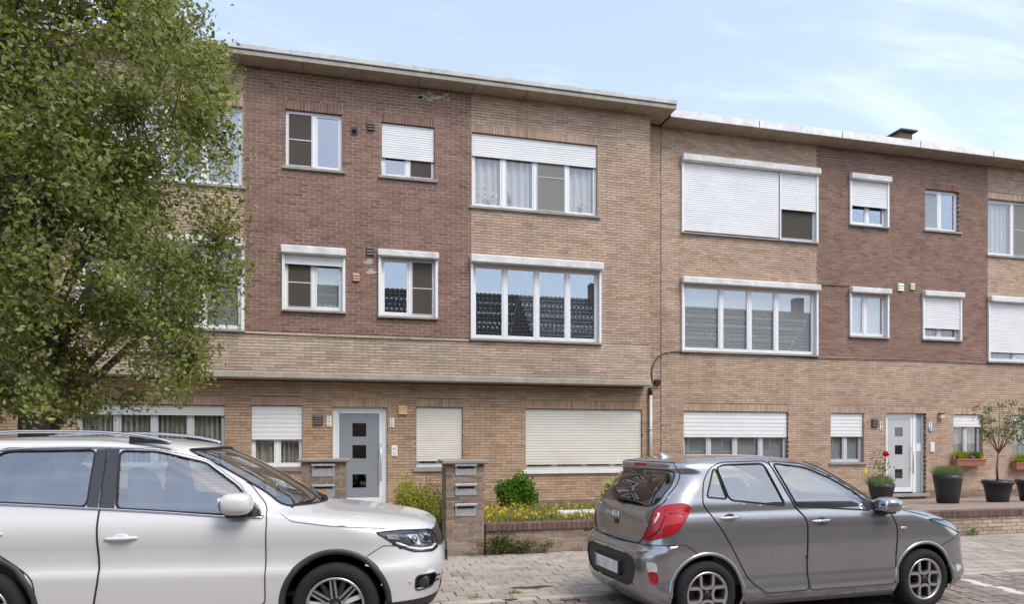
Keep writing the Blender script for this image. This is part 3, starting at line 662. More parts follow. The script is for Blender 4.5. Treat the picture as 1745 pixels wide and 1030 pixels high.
e1 = wpx(1163.5, 1341, 701, 800, YG+.05); e2 = wpx(1413.5, 1470, 704.5, 789, YG+.05); e3 = wpx(1622.5, 1672, 707, 785, YG+.05)
e4 = (xat(1726, YG), xat(1726, YG)+2.6, zat(1726, 787, YG), zat(1726, 709, YG)); ed = wpx(1507, 1575, 704.5, 842, YG+.06)
H2 = [a1, a2, a3, a4, c1, c2, c3, c4, e1, e2, e3, e4, ed]
S2 = [with_soldier(h) if h in (a3, a4, e1, e2, e3, e4, ed) else h for h in H2]
BR = []
ZR2 = zat(1392, 608, YG)
BR += courses(XB12+.004, E0, ZR2, SOF-.04, S2, .235, .060, .009, .006, YG, .11, lambda x, z: 'tan_brick')
BR += courses(E1, X2, ZR2, SOF-.04, S2, .235, .060, .009, .006, YG, .11, lambda x, z: 'tan_brick')
BR += courses(E0, E1, ZR2, SOF-.04, S2, .225, .066, .011, .011, YG, .11, lambda x, z: 'red_brick')
BR += courses(XB12+.004, X2, .0, ZR2, S2, .25, .060, .009, .006, YG, .11, lambda x, z: 'tan_brick' if z > .22 else 'brown_brick')
for h in H2:
    if h in (a3,): BR += soldier(h[0], h[1], h[3], h[3]+SOL, YG, .11, 'red_brick')
    elif h in (a4, e1, e2, e3, e4, ed): BR += soldier(h[0], h[1], h[3], h[3]+SOL, YG, .11, 'tan_brick')
pieces('brick', 'brick_field', BR, B2, 0, 300, lambda r: -1 if proj(*r[:3])[0] > 1745 else seen_score(r))
obj('mortar_wall', sheet_with_holes(E0, E1, ZR2, SOF-.04, [h for h in H2 if E0 < (h[0]+h[1])/2 < E1 and h[2] > 3], YG+.0045, .12), 'mortar_light', B2)
obj('mortar_wall', sheet_with_holes(XB12, X2, -.05, ZR2, [h for h in H2 if h[2] < 3], YG+inn, .12), 'mortar_dark', B2)
for p, q in ((XB12, E0), (E1, X2)): obj('mortar_wall', sheet_with_holes(p, q, ZR2, SOF-.04, [h for h in H2 if h[2] > 3 and p < (h[0]+h[1])/2 < q], YG+inn, .12), 'mortar_dark', B2)
obj('wall_core', MB().box(XB12+.01, X2, YG+1.9, YG+9, 0, SOF-.05), 'house_brick', B2)
rf2 = obj('roof', MB().box(XB12+.02, X2, YG-.44, YG+9, SOF-.01, TOP-.07), 'bitumen', B2)
n = 10
for i in range(n):
    a = XB12 + .01 + (X2-XB12)*i/n; b = XB12 + (X2-XB12)*(i+1)/n
    obj('soffit_panel', MB().cbox(a+.004, b-.004, YG-.47, YG+.005, SOF-.045-RNG.uniform(0, .005), SOF-.015, .006), 'soffit', rf2)
for i in range(6):
    a = XB12 + .02 + (X2-XB12)*i/6; b = XB12 + (X2-XB12)*(i+1)/6
    obj('fascia_board', MB().cbox(a, b-.004, YG-.505, YG-.475, SOF-.03, TOP-.05, .006), 'white_fascia', rf2); obj('roof_trim', MB().cbox(a, b-.004, YG-.50, YG+.2, TOP-.049, TOP-.035, .004), 'white_fascia', rf2)
xc, zc = at(1532, 231, YG+3.5)
ch = obj('chimney', MB().cbox(xc-.25, xc+.25, YG+3.2, YG+3.7, TOP-.1, zc-.03, .01), 'brown_brick', rf2); obj('chimney_cap', MB().cbox(xc-.34, xc+.34, YG+3.05, YG+3.85, zc-.03, zc+.03, .01), 'bitumen', rf2)
window(B2, *a1, YG, [(1.45, 'glass'), (1.45, 'glass'), (1.15, 'screen_dark')], shut=[(0, .715, a1[2]+.02), (.72, 1, zat(1329, 357, YG))], box=(.16, .16), rec=.05)
window(B2, *a2, YG, [(1, 'glass'), (1, 'glass')], shut=zat(1451, 351, YG), box=(.15, .15), rec=.06)
window(B2, *a3, YG, [(1, 'frost'), (1.05, 'tilt')], rec=.09)
window(B2, *a4, YG, [(1, 'sheer'), (1, 'screen_pale'), (1, 'sheer'), (1, 'sheer')], rec=.09)
window(B2, *c1, YG, [(1.0, 'blind'), (.75, 'blind'), (.72, 'blind'), (1.05, 'blind')], box=(.15, .16), rec=.05)
window(B2, *c2, YG, [(1, 'blind'), (1.3, 'blind')], box=(.14, .15), rec=.06)
window(B2, *c3, YG, [(1, 'sheer'), (1.1, 'beige')], shut=zat(1575, 560, YG), box=(.14, .15), rec=.06)
window(B2, *c4, YG, [(1, 'sheer'), (1, 'blind'), (1, 'blind'), (1, 'blind')], shut=zat(1688, 601, YG), box=(.15, .16), rec=.05)
window(B2, *e1, YG, [(1, 'blind')]*4, shut=zat(1163, 746, YG+.05), slat_pitch=.10, frame='frame_grey')
window(B2, *e2, YG, [(1, 'blind')]*2, shut=zat(1413, 745, YG+.05), slat_pitch=.10, frame='frame_grey')
window(B2, *e3, YG, [(1, 'sheer'), (1, 'sheer')], shut=zat(1622, 728, YG+.05), slat_pitch=.10, frame='frame_grey', sillmat='bluestone')
window(B2, *e4, YG, [(1, 'sheer')]*3, shut=zat(1726, 722, YG+.05), slat_pitch=.10, frame='frame_grey', sillmat='bluestone')
front_door(B2, *ed, YG, 'door_pale', side=.80)
louvre(B2, 1534, 490, YG, .19, .21, 'white_plastic', n=3); louvre(B2, 1554, 489, YG, .15, .18, 'cream_plastic', n=3); louvre(B2, 1490, 721, YG, .20, .22, 'dark_vent', n=3)
plaque(B2, 1501.5, 727, YG, .10, .24, '86'); plaque(B2, 1585, 725, YG, .11, .17, '82'); 
x, z = at(1585.5, 734, YG); bs = obj('blue_badge', MB().lathe([(.0, -.022), (.055, -.022), (.06, -.012), (.06, .0)], (x, YG, z), 'y', 20), 'blue_sign', B2); obj('badge_mark', MB().lathe([(0, -.024), (.02, -.024), (.022, -.021)], (x, YG, z), 'y', 12), 'white_plastic', bs)
x, z = at(1588, 763, YG); ic = obj('intercom', MB().cbox(x-.07, x+.07, YG-.03, YG+.01, z-.13, z+.13, .008), 'white_plastic', B2); obj('call_button', MB().cbox(x-.03, x+.03, YG-.034, YG-.029, z-.08, z-.04, .003), 'frame_grey', ic)
x, z = at(1602, 711, YG); la = obj('wall_lamp', MB().cbox(x-.07, x+.07, YG-.10, YG+.005, z-.07, z+.08, .02), 'cream_plastic', B2); obj('lamp_visor', MB().cbox(x-.085, x+.085, YG-.12, YG+.003, z+.082, z+.10, .004), 'dark_vent', la)
x, z = at(1475, 804, YG); obj('yellow_marker', MB().cbox(x-.04, x+.04, YG-.012, YG+.01, z-.07, z+.07, .004), 'yellow_tag', B2)
x, z = at(1620, 798, YG); obj('drain_spout', MB().tube([(x, YG+.01, z), (x, YG-.06, z), (x, YG-.06, z-.30)], .022, 8), 'dark_vent', B2)
cab = [(1111, 592), (1110.5, 603), (1111, 620), (1110, 640), (1112, 649), (1117, 652)]
c2p = [(1117, 654), (1112, 650), (1110, 636), (1113, 622), (1120, 610), (1130, 603), (1145, 600), (1165, 601), (1250, 603), (1395, 611), (1540, 614), (1685, 620), (1745, 621.5)]
def cable(name, pts, Y, r, par):
    P = []
    for (x0, y0), (x1, y1) in zip(pts[:-1], pts[1:]):
        for k in range(4): P.append((x0+(x1-x0)*k/4, y0+(y1-y0)*k/4))
    P.append(pts[-1]); obj(name, MB().tube([(at(a, b, Y)[0], Y, at(a, b, Y)[1]) for a, b in P], r, 6), 'black_rubber', par)
cable('cable', c2p, YG-.022, .011, B2)
cable('telephone_wire', [(1398, 486), (1420, 487), (1449, 488)], YG-.015, .009, B2)
cable('seam_cable', [(417, 568.5), (500, 572), (617, 577), (700, 579.5), (803, 582.5)], YU-.014, .008, B1)
XJ = XB12
obj('party_joint', MB().box(XJ-.006, XJ+.006, YG-.0045, YG+.0085, .0, SOF-.05), 'black_rubber', B2)
# ------------------------------------------------------------------ neighbour on the left, houses across the street (seen in the panes)
def plain_house(name, label, x0, x1, Y, dy, zt, wall, group=None, rows=((3.6, 5.2), (6.6, 8.3)), face=1):
    t = thing(name, label, 'building', ((x0+x1)/2, Y, 0), 0, group); Hs = []
    k = max(1, int((x1-x0)/3.2))
    for i in range(k):
        c = x0 + (x1-x0)*(i+.5)/k
        for a, b in ((.95, 2.3),) + tuple(rows): Hs.append((c-.75, c+.75, a, b))
    return t, Hs
t, Hs = plain_house('brick_house', 'brick house behind the leafy tree at the left edge', X0B-8, X0B-.01, YG, 9, 9.2, 'tan_brick')
pieces('brick', 'brick_field', courses(X0B-8, X0B-.01, 0, 9.2, Hs, .25, .0635, .010, .007, YG, .11, lambda x, z: 'tan_brick'), t, 0, 60, lambda r: -proj(*r[:3])[2])
obj('mortar_wall', sheet_with_holes(X0B-8, X0B-.01, 0, 9.2, Hs, YG+inn, .12), 'mortar_dark', t)
for h in Hs: window(t, *h, YG, [(1, 'blind'), (1, 'blind')])
obj('wall_core', MB().box(X0B-8, X0B-.02, YG+1.9, YG+9, 0, 9.2), 'house_brick', t); obj('roof', MB().cbox(X0B-8, X0B-.01, YG-.5, YG+9, 9.25, 9.55, .01), 'zinc_edge', t)
def opposite(x0, x1, tile, label, gable=False):
    t = thing('terraced_house', label, 'house', ((x0+x1)/2, -8, 0), 0, 'houses across the street')
    ye, yr, ze, zr = -8.0, -13.0, 6.6, 11.3
    obj('wall', MB().add([(x0,ye,0),(x1,ye,0),(x1,ye,ze),(x0,ye,ze),(x0,2*yr-ye,0),(x1,2*yr-ye,0),(x1,2*yr-ye,ze),(x0,2*yr-ye,ze),(x0,yr,zr-.1),(x1,yr,zr-.1)], [(1,0,3,2),(5,1,2,9,6),(0,4,7,8,3),(4,5,6,7)]), 'house_brick', t)
    sl = math.hypot(yr-ye, zr-ze); an = math.atan2(zr-ze, ye-yr)
    mb = MB(); nrow = 18; nx = int((x1-x0)/.05)
    for side in (1, -1):
        for i in range(nrow):
            f0, f1 = i/nrow, (i+1)/nrow
            y0 = yr + side*(ye+.3-yr)*(1-f0); y1 = yr + side*(ye+.3-yr)*(1-f1); z0 = ze-.2 + (zr-ze+.2)*f0; z1 = ze-.2 + (zr-ze+.2)*f1
            V = []; 
            for j in range(nx+1):
                x = x0 + (x1-x0)*j/nx; w = .025*math.sin(2*PI*x/.30); V += [(x, y0, z0+.05+w), (x, y1, z1+w)]
            mb.add(V, [(2*j+1, 2*j+3, 2*j+2, 2*j) if side > 0 else (2*j, 2*j+2, 2*j+3, 2*j+1) for j in range(nx)], 0, True)
    tag(obj('roof', mb, tile, t), kind='stuff')
    for c in np.arange(x0+1.2, x1-.8, 2.4):
        for a, b in ((.9, 2.3), (3.7, 5.2)):
            w = obj('window', MB().cbox(c-.6, c+.6, ye, ye+.04, a, b, .006), 'frame_white', t); obj('pane', MB().box(c-.52, c+.52, ye+.041, ye+.05, a+.08, b-.08), 'car_glass_dark', w)
    if tile == 'roof_tile_grey': cx = x1-1.2; obj('chimney', MB().cbox(cx-.35, cx+.35, yr-.3, yr+.3, zr-.4, zr+1.0, .01), 'brown_brick', t)
opposite(-22, -9, 'roof_tile_black', 'row house with black tiles mirrored in the left panes')
opposite(-8.98, 11, 'roof_tile_black', 'long black tiled house mirrored in the four pane window')
opposite(11.02, 17.5, 'roof_tile_grey', 'grey tiled house with chimney mirrored in the right building')
opposite(20.5, 34, 'roof_tile_grey', 'grey gabled house mirrored in the right end panes')
# ------------------------------------------------------------------ garden walls and letterbox pillars
def brick_box(par, x0, x1, y0, y1, z0, z1, mat, core='mortar_grey', length=.21, pitch=.064, joint=.010, rough=.003, sides='fblr'):
    """free-standing brickwork: core plus bricks laid on its faces"""
    obj('mortar_core', MB().box(x0+.006, x1-.006, y0+.006, y1-.006, z0, z1-.004), core, par)
    L = []
    n = int(round((z1-z0)/pitch)); p = (z1-z0)/n
    for i in range(n):
        zc = z0 + (i+.5)*p; odd = i % 2; h = p-joint; d = .10
        for (a, b, fixed, ax, sg) in ((x0, x1, y0, 'x', 1), (x0, x1, y1, 'x', -1), (y0+.004, y1-.004, x0, 'y', 1), (y0+.004, y1-.004, x1, 'y', -1)):
            if ax == 'x' and 'fb'['fb'.index('f') if sg > 0 else 1] not in sides: continue
            if ax == 'y' and ('l' if sg > 0 else 'r') not in sides: continue
            k = -1 if odd else 0; off = -length/2 if odd else 0; s = a + off
            while s < b - .01:
                l, r = max(s+joint/2, a), min(s+length-joint/2, b); s += length
                if r-l < .03: continue
                dd = fixed + sg*(.04 + RNG.uniform(-rough, rough))
                L.append(((l+r)/2, dd, zc, r-l, .08, h, mat) if ax == 'x' else (dd, (l+r)/2, zc, .08, r-l, h, mat))
    pieces('brick', 'brick_field', L, par, .04, 300, lambda r: 1/proj(*r[:3])[2])
def letterbox(par, xc, zt, yf, w=.30, h=.17, tagtext=None):
    b = obj('letterbox', MB().cbox(xc-w/2, xc+w/2, yf-.012, yf+.05, zt-h, zt-.035, .004), 'galvanised', par)
    obj('letter_flap', MB().cbox(xc-w/2-.01, xc+w/2+.01, yf-.05, yf+.03, zt-.034, zt, .006), 'galvanised', b)
    obj('letter_slot', MB().box(xc-w*.40, xc+w*.40, yf-.0145, yf-.0125, zt-.07, zt-.036), 'black_rubber', b)
    if tagtext:
        obj('number_tile', MB().box(xc-.055, xc+.055, yf-.0155, yf-.0127, zt-h-.005, zt-.075), 'tile_tag', b)
        for i, c in enumerate(tagtext): obj('digit', text_mb(c, xc-.01+i*.026, zt-h+.012, .034, yf-.0157, .2), 'print_black', b)
def pillar(label, pxl, pxr, Y, base, top, boxes, depth=.40, over=.06):
    x0, x1 = xat(pxl, Y), xat(pxr, Y); t = thing('letterbox_pillar', label, 'pillar', ((x0+x1)/2, Y, base), 0, 'brick letterbox pillars')
    brick_box(t, x0, x1, Y, Y+depth, base, top-.055, 'brown_brick')
    obj('coping', MB().cbox(x0-over, x1+over, Y-over, Y+depth+over, top-.055, top, .012), 'coping_stone', t)
    for bx in boxes: letterbox(t, xat(bx[0], Y), zat(bx[0], bx[1], Y), Y, *bx[2:])
    return t
YP1 = 11.6
pillar('brick pillar with three metal letterboxes standing on the pavement edge', 760, 825, YP, -.012, zat(760, 785, YP), [(793.5, 791, .30, .165), (793.5, 825, .30, .165), (793.5, 859, .30, .18)], .42)
pillar('lower brick pillar with two letterboxes half hidden behind the white bonnet', 513, 590, YP1, .0, zat(513, 783, YP1), [(551, 791.5, .36, .21), (551, 826.5, .36, .21, '14')], .45)
x0w = xat(826, YP)+.0; x1w = xat(1126, YP+.1)
gwl = thing('garden_wall', 'low brick garden wall with upright dark coping bricks beside the pillar', 'wall', ((x0w+x1w)/2, YP, 0))
ZC = zat(900, 892, YP)
brick_box(gwl, x0w+.02, x1w, YP+.03, YP+.22, -.012, ZC-.10, 'brown_brick', sides='f')
pieces('coping_brick', 'coping_field', [(x0w+.03+(i+.5)*.0745, YP+.11+RNG.uniform(-.004, .004), ZC-.05, .064, .22, .10, 'purple_brick') for i in range(int((x1w-x0w-.03)/.0745))], gwl, .04)
obj('coping_mortar', MB().box(x0w+.03, x1w, YP+.02, YP+.20, ZC-.10, ZC-.008), 'mortar_grey', gwl)
tw = thing('garden_wall', 'low tan brick terrace wall topped with brown upright bricks, right of grey car', 'wall', (x1w+4, YP, 0))
x2w = 15.0; ZT = zat(1700, 870, YP)
brick_box(tw, x1w+.05, x2w, YP+.03, YP+.22, -.012, ZT-.10, 'tan_brick_pale', 'mortar_dark', sides='f')
pieces('coping_brick', 'coping_field', [(x1w+.05+(i+.5)*.070, YP+.12+RNG.uniform(-.004, .004), ZT-.05, .064, .24, .10, 'purple_brick') for i in range(int((x2w-x1w-.05)/.070))], tw, .04)
obj('coping_mortar', MB().box(x1w+.05, x2w, YP+.02, YP+.22, ZT-.10, ZT-.008), 'mortar_dark', tw)
# ------------------------------------------------------------------ cars
def pchip(x, y, xq):
    x = np.asarray(x, float); y = np.asarray(y, float); h = np.diff(x); d = np.diff(y)/h; m = np.zeros_like(y)
    for i in range(1, len(x)-1):
        if d[i-1]*d[i] > 0: w1, w2 = 2*h[i]+h[i-1], h[i]+2*h[i-1]; m[i] = (w1+w2)/(w1/d[i-1]+w2/d[i])
    m[0], m[-1] = d[0], d[-1]
    k = np.clip(np.searchsorted(x, xq)-1, 0, len(h)-1); t = (xq-x[k])/h[k]
    return (2*t**3-3*t**2+1)*y[k] + (t**3-2*t**2+t)*h[k]*m[k] + (-2*t**3+3*t**2)*y[k+1] + (t**3-t**2)*h[k]*m[k+1]
def inpoly(P, Q):
    Q = np.asarray(Q); x, y = P[..., 0], P[..., 1]; r = np.zeros(x.shape, bool); n = len(Q); j = n-1
    for i in range(n):
        xi, yi = Q[i]; xj, yj = Q[j]
        c = ((yi > y) != (yj > y)) & (x < (xj-xi)*(y-yi)/((yj-yi) if yj != yi else 1e-9)+xi); r ^= c; j = i
    return r
def smooth_poly(Q, r=.04, closed=True):
    """round the corners of an outline with radius about r and sample it densely"""
    Q = np.asarray(Q, float); n = len(Q); out = []
    for i in range(n):
        p = Q[i]
        if not closed and i in (0, n-1): out.append(p); continue
        a, c = Q[i-1]-p, Q[(i+1) % n]-p; la, lc = np.linalg.norm(a), np.linalg.norm(c); d = min(r, .45*la, .45*lc)
        if d < 1e-4: out.append(p); continue
        s0, s1 = p+a/la*d, p+c/lc*d
        for t in np.linspace(0, 1, 6): out.append((1-t)**2*s0 + 2*t*(1-t)*p + t*t*s1)
    P = [out[0]]
    for q in out[1:] + ([out[0]] if closed else []):
        L = np.linalg.norm(q-P[-1]); k = max(1, int(L/.02))
        base = P[-1]
        for j in range(1, k+1): P.append(base+(q-base)*j/k)
    return np.array(P[:-1] if closed else P)
class CarBody:
    """half body (y >= 0) as a grid of plan outlines stacked in height; outlines drawn in side, rear or front charts cut it into panels"""
    def __init__(s, table, NK=100, NS=170, taper=(.0, .0)):
        T = np.array(table, float); d = np.sqrt((np.diff(T[:, :4], axis=0)**2 * np.array([1, .5, .5, 1])).sum(1)); k = np.concatenate([[0], np.cumsum(d)]); kq = np.linspace(0, k[-1], NK)
        C = np.stack([pchip(k, T[:, i], kq) for i in range(T.shape[1])], 1); G = []
        for z, uf, ur, w, rfx, rfy, rrx, rry, bf, br in C:
            w = max(w, .002); rfy = min(rfy, w*.98); rry = min(rry, w*.98); tot = ur-uf; rfx = min(rfx, tot*.45); rrx = min(rrx, tot*.45)
            nF, nA = 14, 18; nSd = NS - 2*nF - 2*nA; P = []
            for y in np.linspace(0, w-rfy, nF, endpoint=False): P.append((uf, y))
            for a in np.linspace(0, PI/2, nA, endpoint=False): P.append((uf+rfx*(1-math.cos(a)**.9), w-rfy+rfy*math.sin(a)**.9))
            for u in np.linspace(uf+rfx, ur-rrx, nSd, endpoint=False): P.append((u, w))
            for a in np.linspace(0, PI/2, nA, endpoint=False): P.append((ur-rrx*(1-math.sin(a)**.9), w-rry+rry*math.cos(a)**.9))
            for y in np.linspace(w-rry, 0, nF): P.append((ur, y))
            P = np.array(P); um = (uf+ur)/2; hl = (ur-uf)/2
            q = P[:, 1]/w; P[:, 0] += bf*q**2*(P[:, 0] < um) * np.clip((um-P[:, 0])/hl, 0, 1) - br*q**2*(P[:, 0] >= um)*np.clip((P[:, 0]-um)/hl, 0, 1)
            tf = np.clip((um-P[:, 0])/hl, 0, 1); tr = np.clip((P[:, 0]-um)/hl, 0, 1); P[:, 1] *= 1 - taper[0]*tf**2.2 - taper[1]*tr**2.2
            G.append(np.stack([P[:, 0], P[:, 1], np.full(len(P), z)], 1))
        s.G = np.array(G); s.NK, s.NS = s.G.shape[:2]; s.lock = np.zeros((s.NK, s.NS), bool); s.reg = np.full((s.NK-1, s.NS-1), -1); s.names = []; s.polys = {}; s.arches = []; s.G0 = s.G.copy()
        s.half = s.NS//2
    def chart(s, kind, G=None):
        G = s.G if G is None else G
        if kind == 'side': return np.stack([G[..., 0], G[..., 2]], -1)
        seg = np.linalg.norm(np.diff(G[..., :2], axis=1), axis=2); c = np.concatenate([np.zeros((len(G), 1)), np.cumsum(seg, 1)], 1)
        a = c if kind == 'front' else c[:, -1:] - c
        return np.stack([a, G[..., 2]], -1)
    def mask(s, kind):
        m = np.zeros((s.NK, s.NS), bool); i = np.arange(s.NS)
        m[:] = True if kind == 'side' else ((i < s.half) if kind == 'front' else (i >= s.half)); return m
    def cut(s, name, Q, kind='side', rnd=.04, over=(-1,), line=None):
        """mark the faces inside the outline as panel `name`; pull nearby grid points onto the outline first"""
        Q0 = Q; Q = smooth_poly(Q, rnd); P = s.chart(kind); M = s.mask(kind)
        s.polys[name] = (kind, Q, True) if line is None else (kind, smooth_poly(line, rnd, False), False)
        A = Q; B = np.roll(Q, -1, 0); best = np.full(P.shape[:2], 9.); tgt = P.copy()
        for a, b in zip(A, B):
            ab = b-a; L = (ab**2).sum()
            if L < 1e-12: continue
            t = np.clip(((P-a)*ab).sum(-1)/L, 0, 1); q = a + t[..., None]*ab; dd = np.linalg.norm(P-q, axis=-1); k = dd < best; best[k] = dd[k]; tgt[k] = q[k]
        Gi = np.gradient(s.G, axis=0); Gj = np.gradient(s.G, axis=1); Pi = np.gradient(P, axis=0); Pj = np.gradient(P, axis=1)
        J = np.stack([Pi, Pj], -1); det = J[..., 0, 0]*J[..., 1, 1]-J[..., 0, 1]*J[..., 1, 0]; cell = np.minimum(np.linalg.norm(Pi, axis=-1), np.linalg.norm(Pj, axis=-1))
        D = tgt-P; ok = M & ~s.lock & (np.abs(det) > 2e-5) & (best < .75*np.maximum(cell, .012))
        dt = np.where(np.abs(det) < 2e-5, 1, det); a = (D[..., 0]*J[..., 1, 1]-D[..., 1]*J[..., 0, 1])/dt; b = (-D[..., 0]*J[..., 1, 0]+D[..., 1]*J[..., 0, 0])/dt
        ok &= (np.abs(a) < .62) & (np.abs(b) < .62); ok[:, 0] = False; ok[:, -1] = False
        s.G = s.G + np.where(ok[..., None], a[..., None]*Gi + b[..., None]*Gj, 0); s.lock |= ok
        P = s.chart(kind); cc = (P[:-1, :-1]+P[1:, :-1]+P[:-1, 1:]+P[1:, 1:])/4; f = inpoly(cc, Q) & M[:-1, :-1] & np.isin(s.reg, [(-1 if o == -1 else s.names.index(o)) for o in over])
        s.names.append(name); s.reg[f] = len(s.names)-1
    def normals(s):
        n = np.cross(np.gradient(s.G, axis=0), np.gradient(s.G, axis=1)); return n/np.maximum(np.linalg.norm(n, axis=-1, keepdims=True), 1e-9)
    def panel(s, names, sides=(1, -1), inset=0.):
        ids = [(-1 if n == 'body' else s.names.index(n)) for n in names]; sel = np.argwhere(np.isin(s.reg, ids)); mb = MB(); G = s.G - (s.normals()*inset if inset else 0)
        for sd in sides:
            idx = {}; V = []; F = []
            def vi(i, j):
                if (i, j) not in idx: idx[(i, j)] = len(V); u, y, z = G[i, j]; V.append((-u, -sd*y, z))
                return idx[(i, j)]
            for i, j in sel:
                q = (vi(i, j), vi(i, j+1), vi(i+1, j+1), vi(i+1, j)); F.append(q if sd < 0 else q[::-1])
            mb.add(V, F, 0, True)
        return mb
    def pt(s, kind, a, z, lift=0.):
        """point of the uncut surface from chart coordinates"""
        Z = s.G0[:, 0, 2]; k = int(np.clip(np.searchsorted(Z, z)-1, 0, len(Z)-2)); f = (z-Z[k])/max(Z[k+1]-Z[k], 1e-6); r = s.G0[k]*(1-f) + s.G0[k+1]*f
        if kind == 'side':
            n = len(r); r2 = r[6:-6]; u = r2[:, 0]; j = int(np.clip(np.searchsorted(u, a), 1, len(u)-1)); g = (a-u[j-1])/max(u[j]-u[j-1], 1e-6); g = min(max(g, 0), 1); p = r2[j-1]*(1-g)+r2[j]*g; t = r2[j]-r2[j-1]
        else:
            if kind == 'rear': r = r[::-1]
            c = np.concatenate([[0], np.cumsum(np.linalg.norm(np.diff(r[:, :2], axis=0), axis=1))]); j = int(np.clip(np.searchsorted(c, a), 1, len(c)-1)); g = min(max((a-c[j-1])/max(c[j]-c[j-1], 1e-6), 0), 1); p = r[j-1]*(1-g)+r[j]*g; t = r[j]-r[j-1]
            if kind == 'rear': t = -t
        n = np.array([-t[1], t[0], 0]); n = n/max(np.linalg.norm(n), 1e-9)      # outward in plan
        return np.array([p[0], p[1], z]) + n*lift
    def seams(s, names, r, side, lift=0.):
        kind, Q, closed = s.polys[names[0]]; runs = [[]]; lift = lift or .0025
        QQ = list(Q) + ([Q[0]] if closed else [])
        for q in QQ:
            p = s.pt(kind, q[0], q[1], lift); bad = (kind != 'side' and q[0] < 0) or q[1] < s.G0[0, 0, 2]+.005 or any(math.hypot(p[0]-u, p[2]-z) < R for u, z, R in s.arches)
            if bad: runs.append([])
            else: runs[-1].append(p)
        if closed and len(runs) > 1 and runs[0] and runs[-1]: runs[0] = runs.pop() + runs[0][1:]
        mb = MB()
        for P in runs:
            if len(P) < 3: continue
            if closed and len(runs) == 1: P = P + [P[1]]
            mb.tube([(-p[0], -side*p[1], p[2]) for p in P], r, 6)
        return mb
    def yat(s, u, z): return float(s.pt('side', u, z)[1])
def wheel(par, u, y, R, rim, width, style, sd):
    """sd = 1: outer face towards -y"""
    w = thing('wheel', None, None, (-u, -sd*y, R)); del_keys = [k for k in w.keys()]; COL.objects.unlink(w); link(w, par, True)
    if sd < 0: w.rotation_euler = (0, 0, PI)
    h = width/2
    ty = MB().lathe([(rim, -h*.80), (rim+.012, -h*.93), ((rim+R)/2, -h*1.05), (R-.03, -h*.97), (R-.010, -h*.80), (R, -h*.5), (R, h*.5), (R-.012, h*.8), (R-.03, h*.97), ((rim+R)/2, h*1.03), (rim, h*.8)], (0,0,0), 'y', 64)
    obj('tyre', ty, 'tyre', w, True)
    g = MB()
    for k in range(4):
        q = -h*.5 + h*k/3; g.lathe([(R+.0008, q-.004), (R-.004, q), (R+.0008, q+.004)], (0,0,0), 'y', 64)
    obj('tread_groove', g, 'well_black', w, True)
    obj('rim_lip', MB().lathe([(rim+.006, -h*.82), (rim+.006, -h*.90), (rim-.008, -h*.92), (rim-.016, -h*.84), (rim-.02, -h*.2), (rim-.03, h*.6)], (0,0,0), 'y', 64), 'alloy', w, True)
    obj('rim_barrel', MB().lathe([(rim-.03, h*.6), (0.001, h*.55)], (0,0,0), 'y', 48), 'well_black', w, True)
    obj('brake_disc', MB().lathe([(rim*.70, h*.30), (rim*.70, h*.22), (.05, h*.22)], (0,0,0), 'y', 40), 'disc', w, True)
    yf = -h*.72
    obj('hub_cap', MB().lathe([(.036, yf+.02), (.034, yf-.012), (.028, yf-.018), (.001, yf-.018)], (0,0,0), 'y', 24), 'alloy_dark', w, True)
    rot = .12
    def turn(mb, a): 
        c, s_ = math.cos(a), math.sin(a); mb.v = [(x*c-z*s_, y_, x*s_+z*c) for x, y_, z in mb.v]; return mb
    if style == 'petal':
        obj('hub_face', MB().lathe([(.085, yf+.04), (.075, yf+.008), (.05, yf-.004), (.03, yf-.004)], (0,0,0), 'y', 40), 'alloy_dark', w, True)
        for k in range(4):
            th = np.linspace(-1, 1, 15); P = []
            for q in np.linspace(1, 0, 8): P.append((.062-.004*(1-q), .085+(rim-.012-.085)*q))
            for a in np.linspace(0, PI, 9)[1:-1]: P.append((.058*math.cos(a), .085-.030*math.sin(a)))
            for q in np.linspace(0, 1, 8): P.append((-.062+.004*(1-q), .085+(rim-.012-.085)*q))
            obj('spoke', turn(MB().strip(P, .026, .022, yf+.012), k*PI/2), 'alloy', w, True)
            P2 = [(x*1.0, z) for x, z in P]; obj('spoke_side', turn(MB().strip(P2, .044, .03, yf+.034), k*PI/2), 'alloy_dark', w, True)
        for k in range(4): a = PI/4+k*PI/2; obj('wheel_bolt', MB().lathe([(.008, yf-.012), (.008, yf+.002)], (.045*math.cos(a), 0, .045*math.sin(a)), 'y', 8), 'well_black', w, True)
    else:
        obj('hub_face', MB().lathe([(.10, yf+.05), (.085, yf+.012), (.05, yf), (.03, yf)], (0,0,0), 'y', 40), 'alloy_dark', w, True)
        for k in range(7):
            a = 2*PI*k/7 + rot
            for dx in (-.016, .016): obj('spoke', turn(MB().strip([(dx*1.2, .06), (dx*1.1, .12), (dx, rim-.01)], .014, .02, yf+.012), a), 'alloy', w, True)
            obj('spoke_side', turn(MB().strip([(0, .05), (0, .12), (0, rim-.012)], .062, .03, yf+.036), a), 'alloy_dark', w, True)
            obj('spoke_dark', turn(MB().strip([(0, .05), (0, .12), (0, rim-.012)], .035, .03, yf+.03), a+PI/7), 'frame_grey' if k % 2 else 'alloy_dark', w, True)
    return w
def mirror_part(par, u, y, z, sd, paintm, sx=1.):
    m = MB().ball((-u+.01, -sd*(y+.11), z), (.105*sx, .115, .076*sx), .72, 20, 12); o = obj('door_mirror', m, paintm, par, True)
    obj('mirror_foot', MB().cbox(-u-.07, -u+.09, *sorted((-sd*(y-.06), -sd*(y+.14))), z-.092*sx, z-.058*sx, .012), 'black_plastic', o, True)
    obj('mirror_glass', MB().ball((-u-.086*sx, -sd*(y+.11), z), (.012, .095, .06*sx), .7, 16, 8), 'reflector', o, True); return o
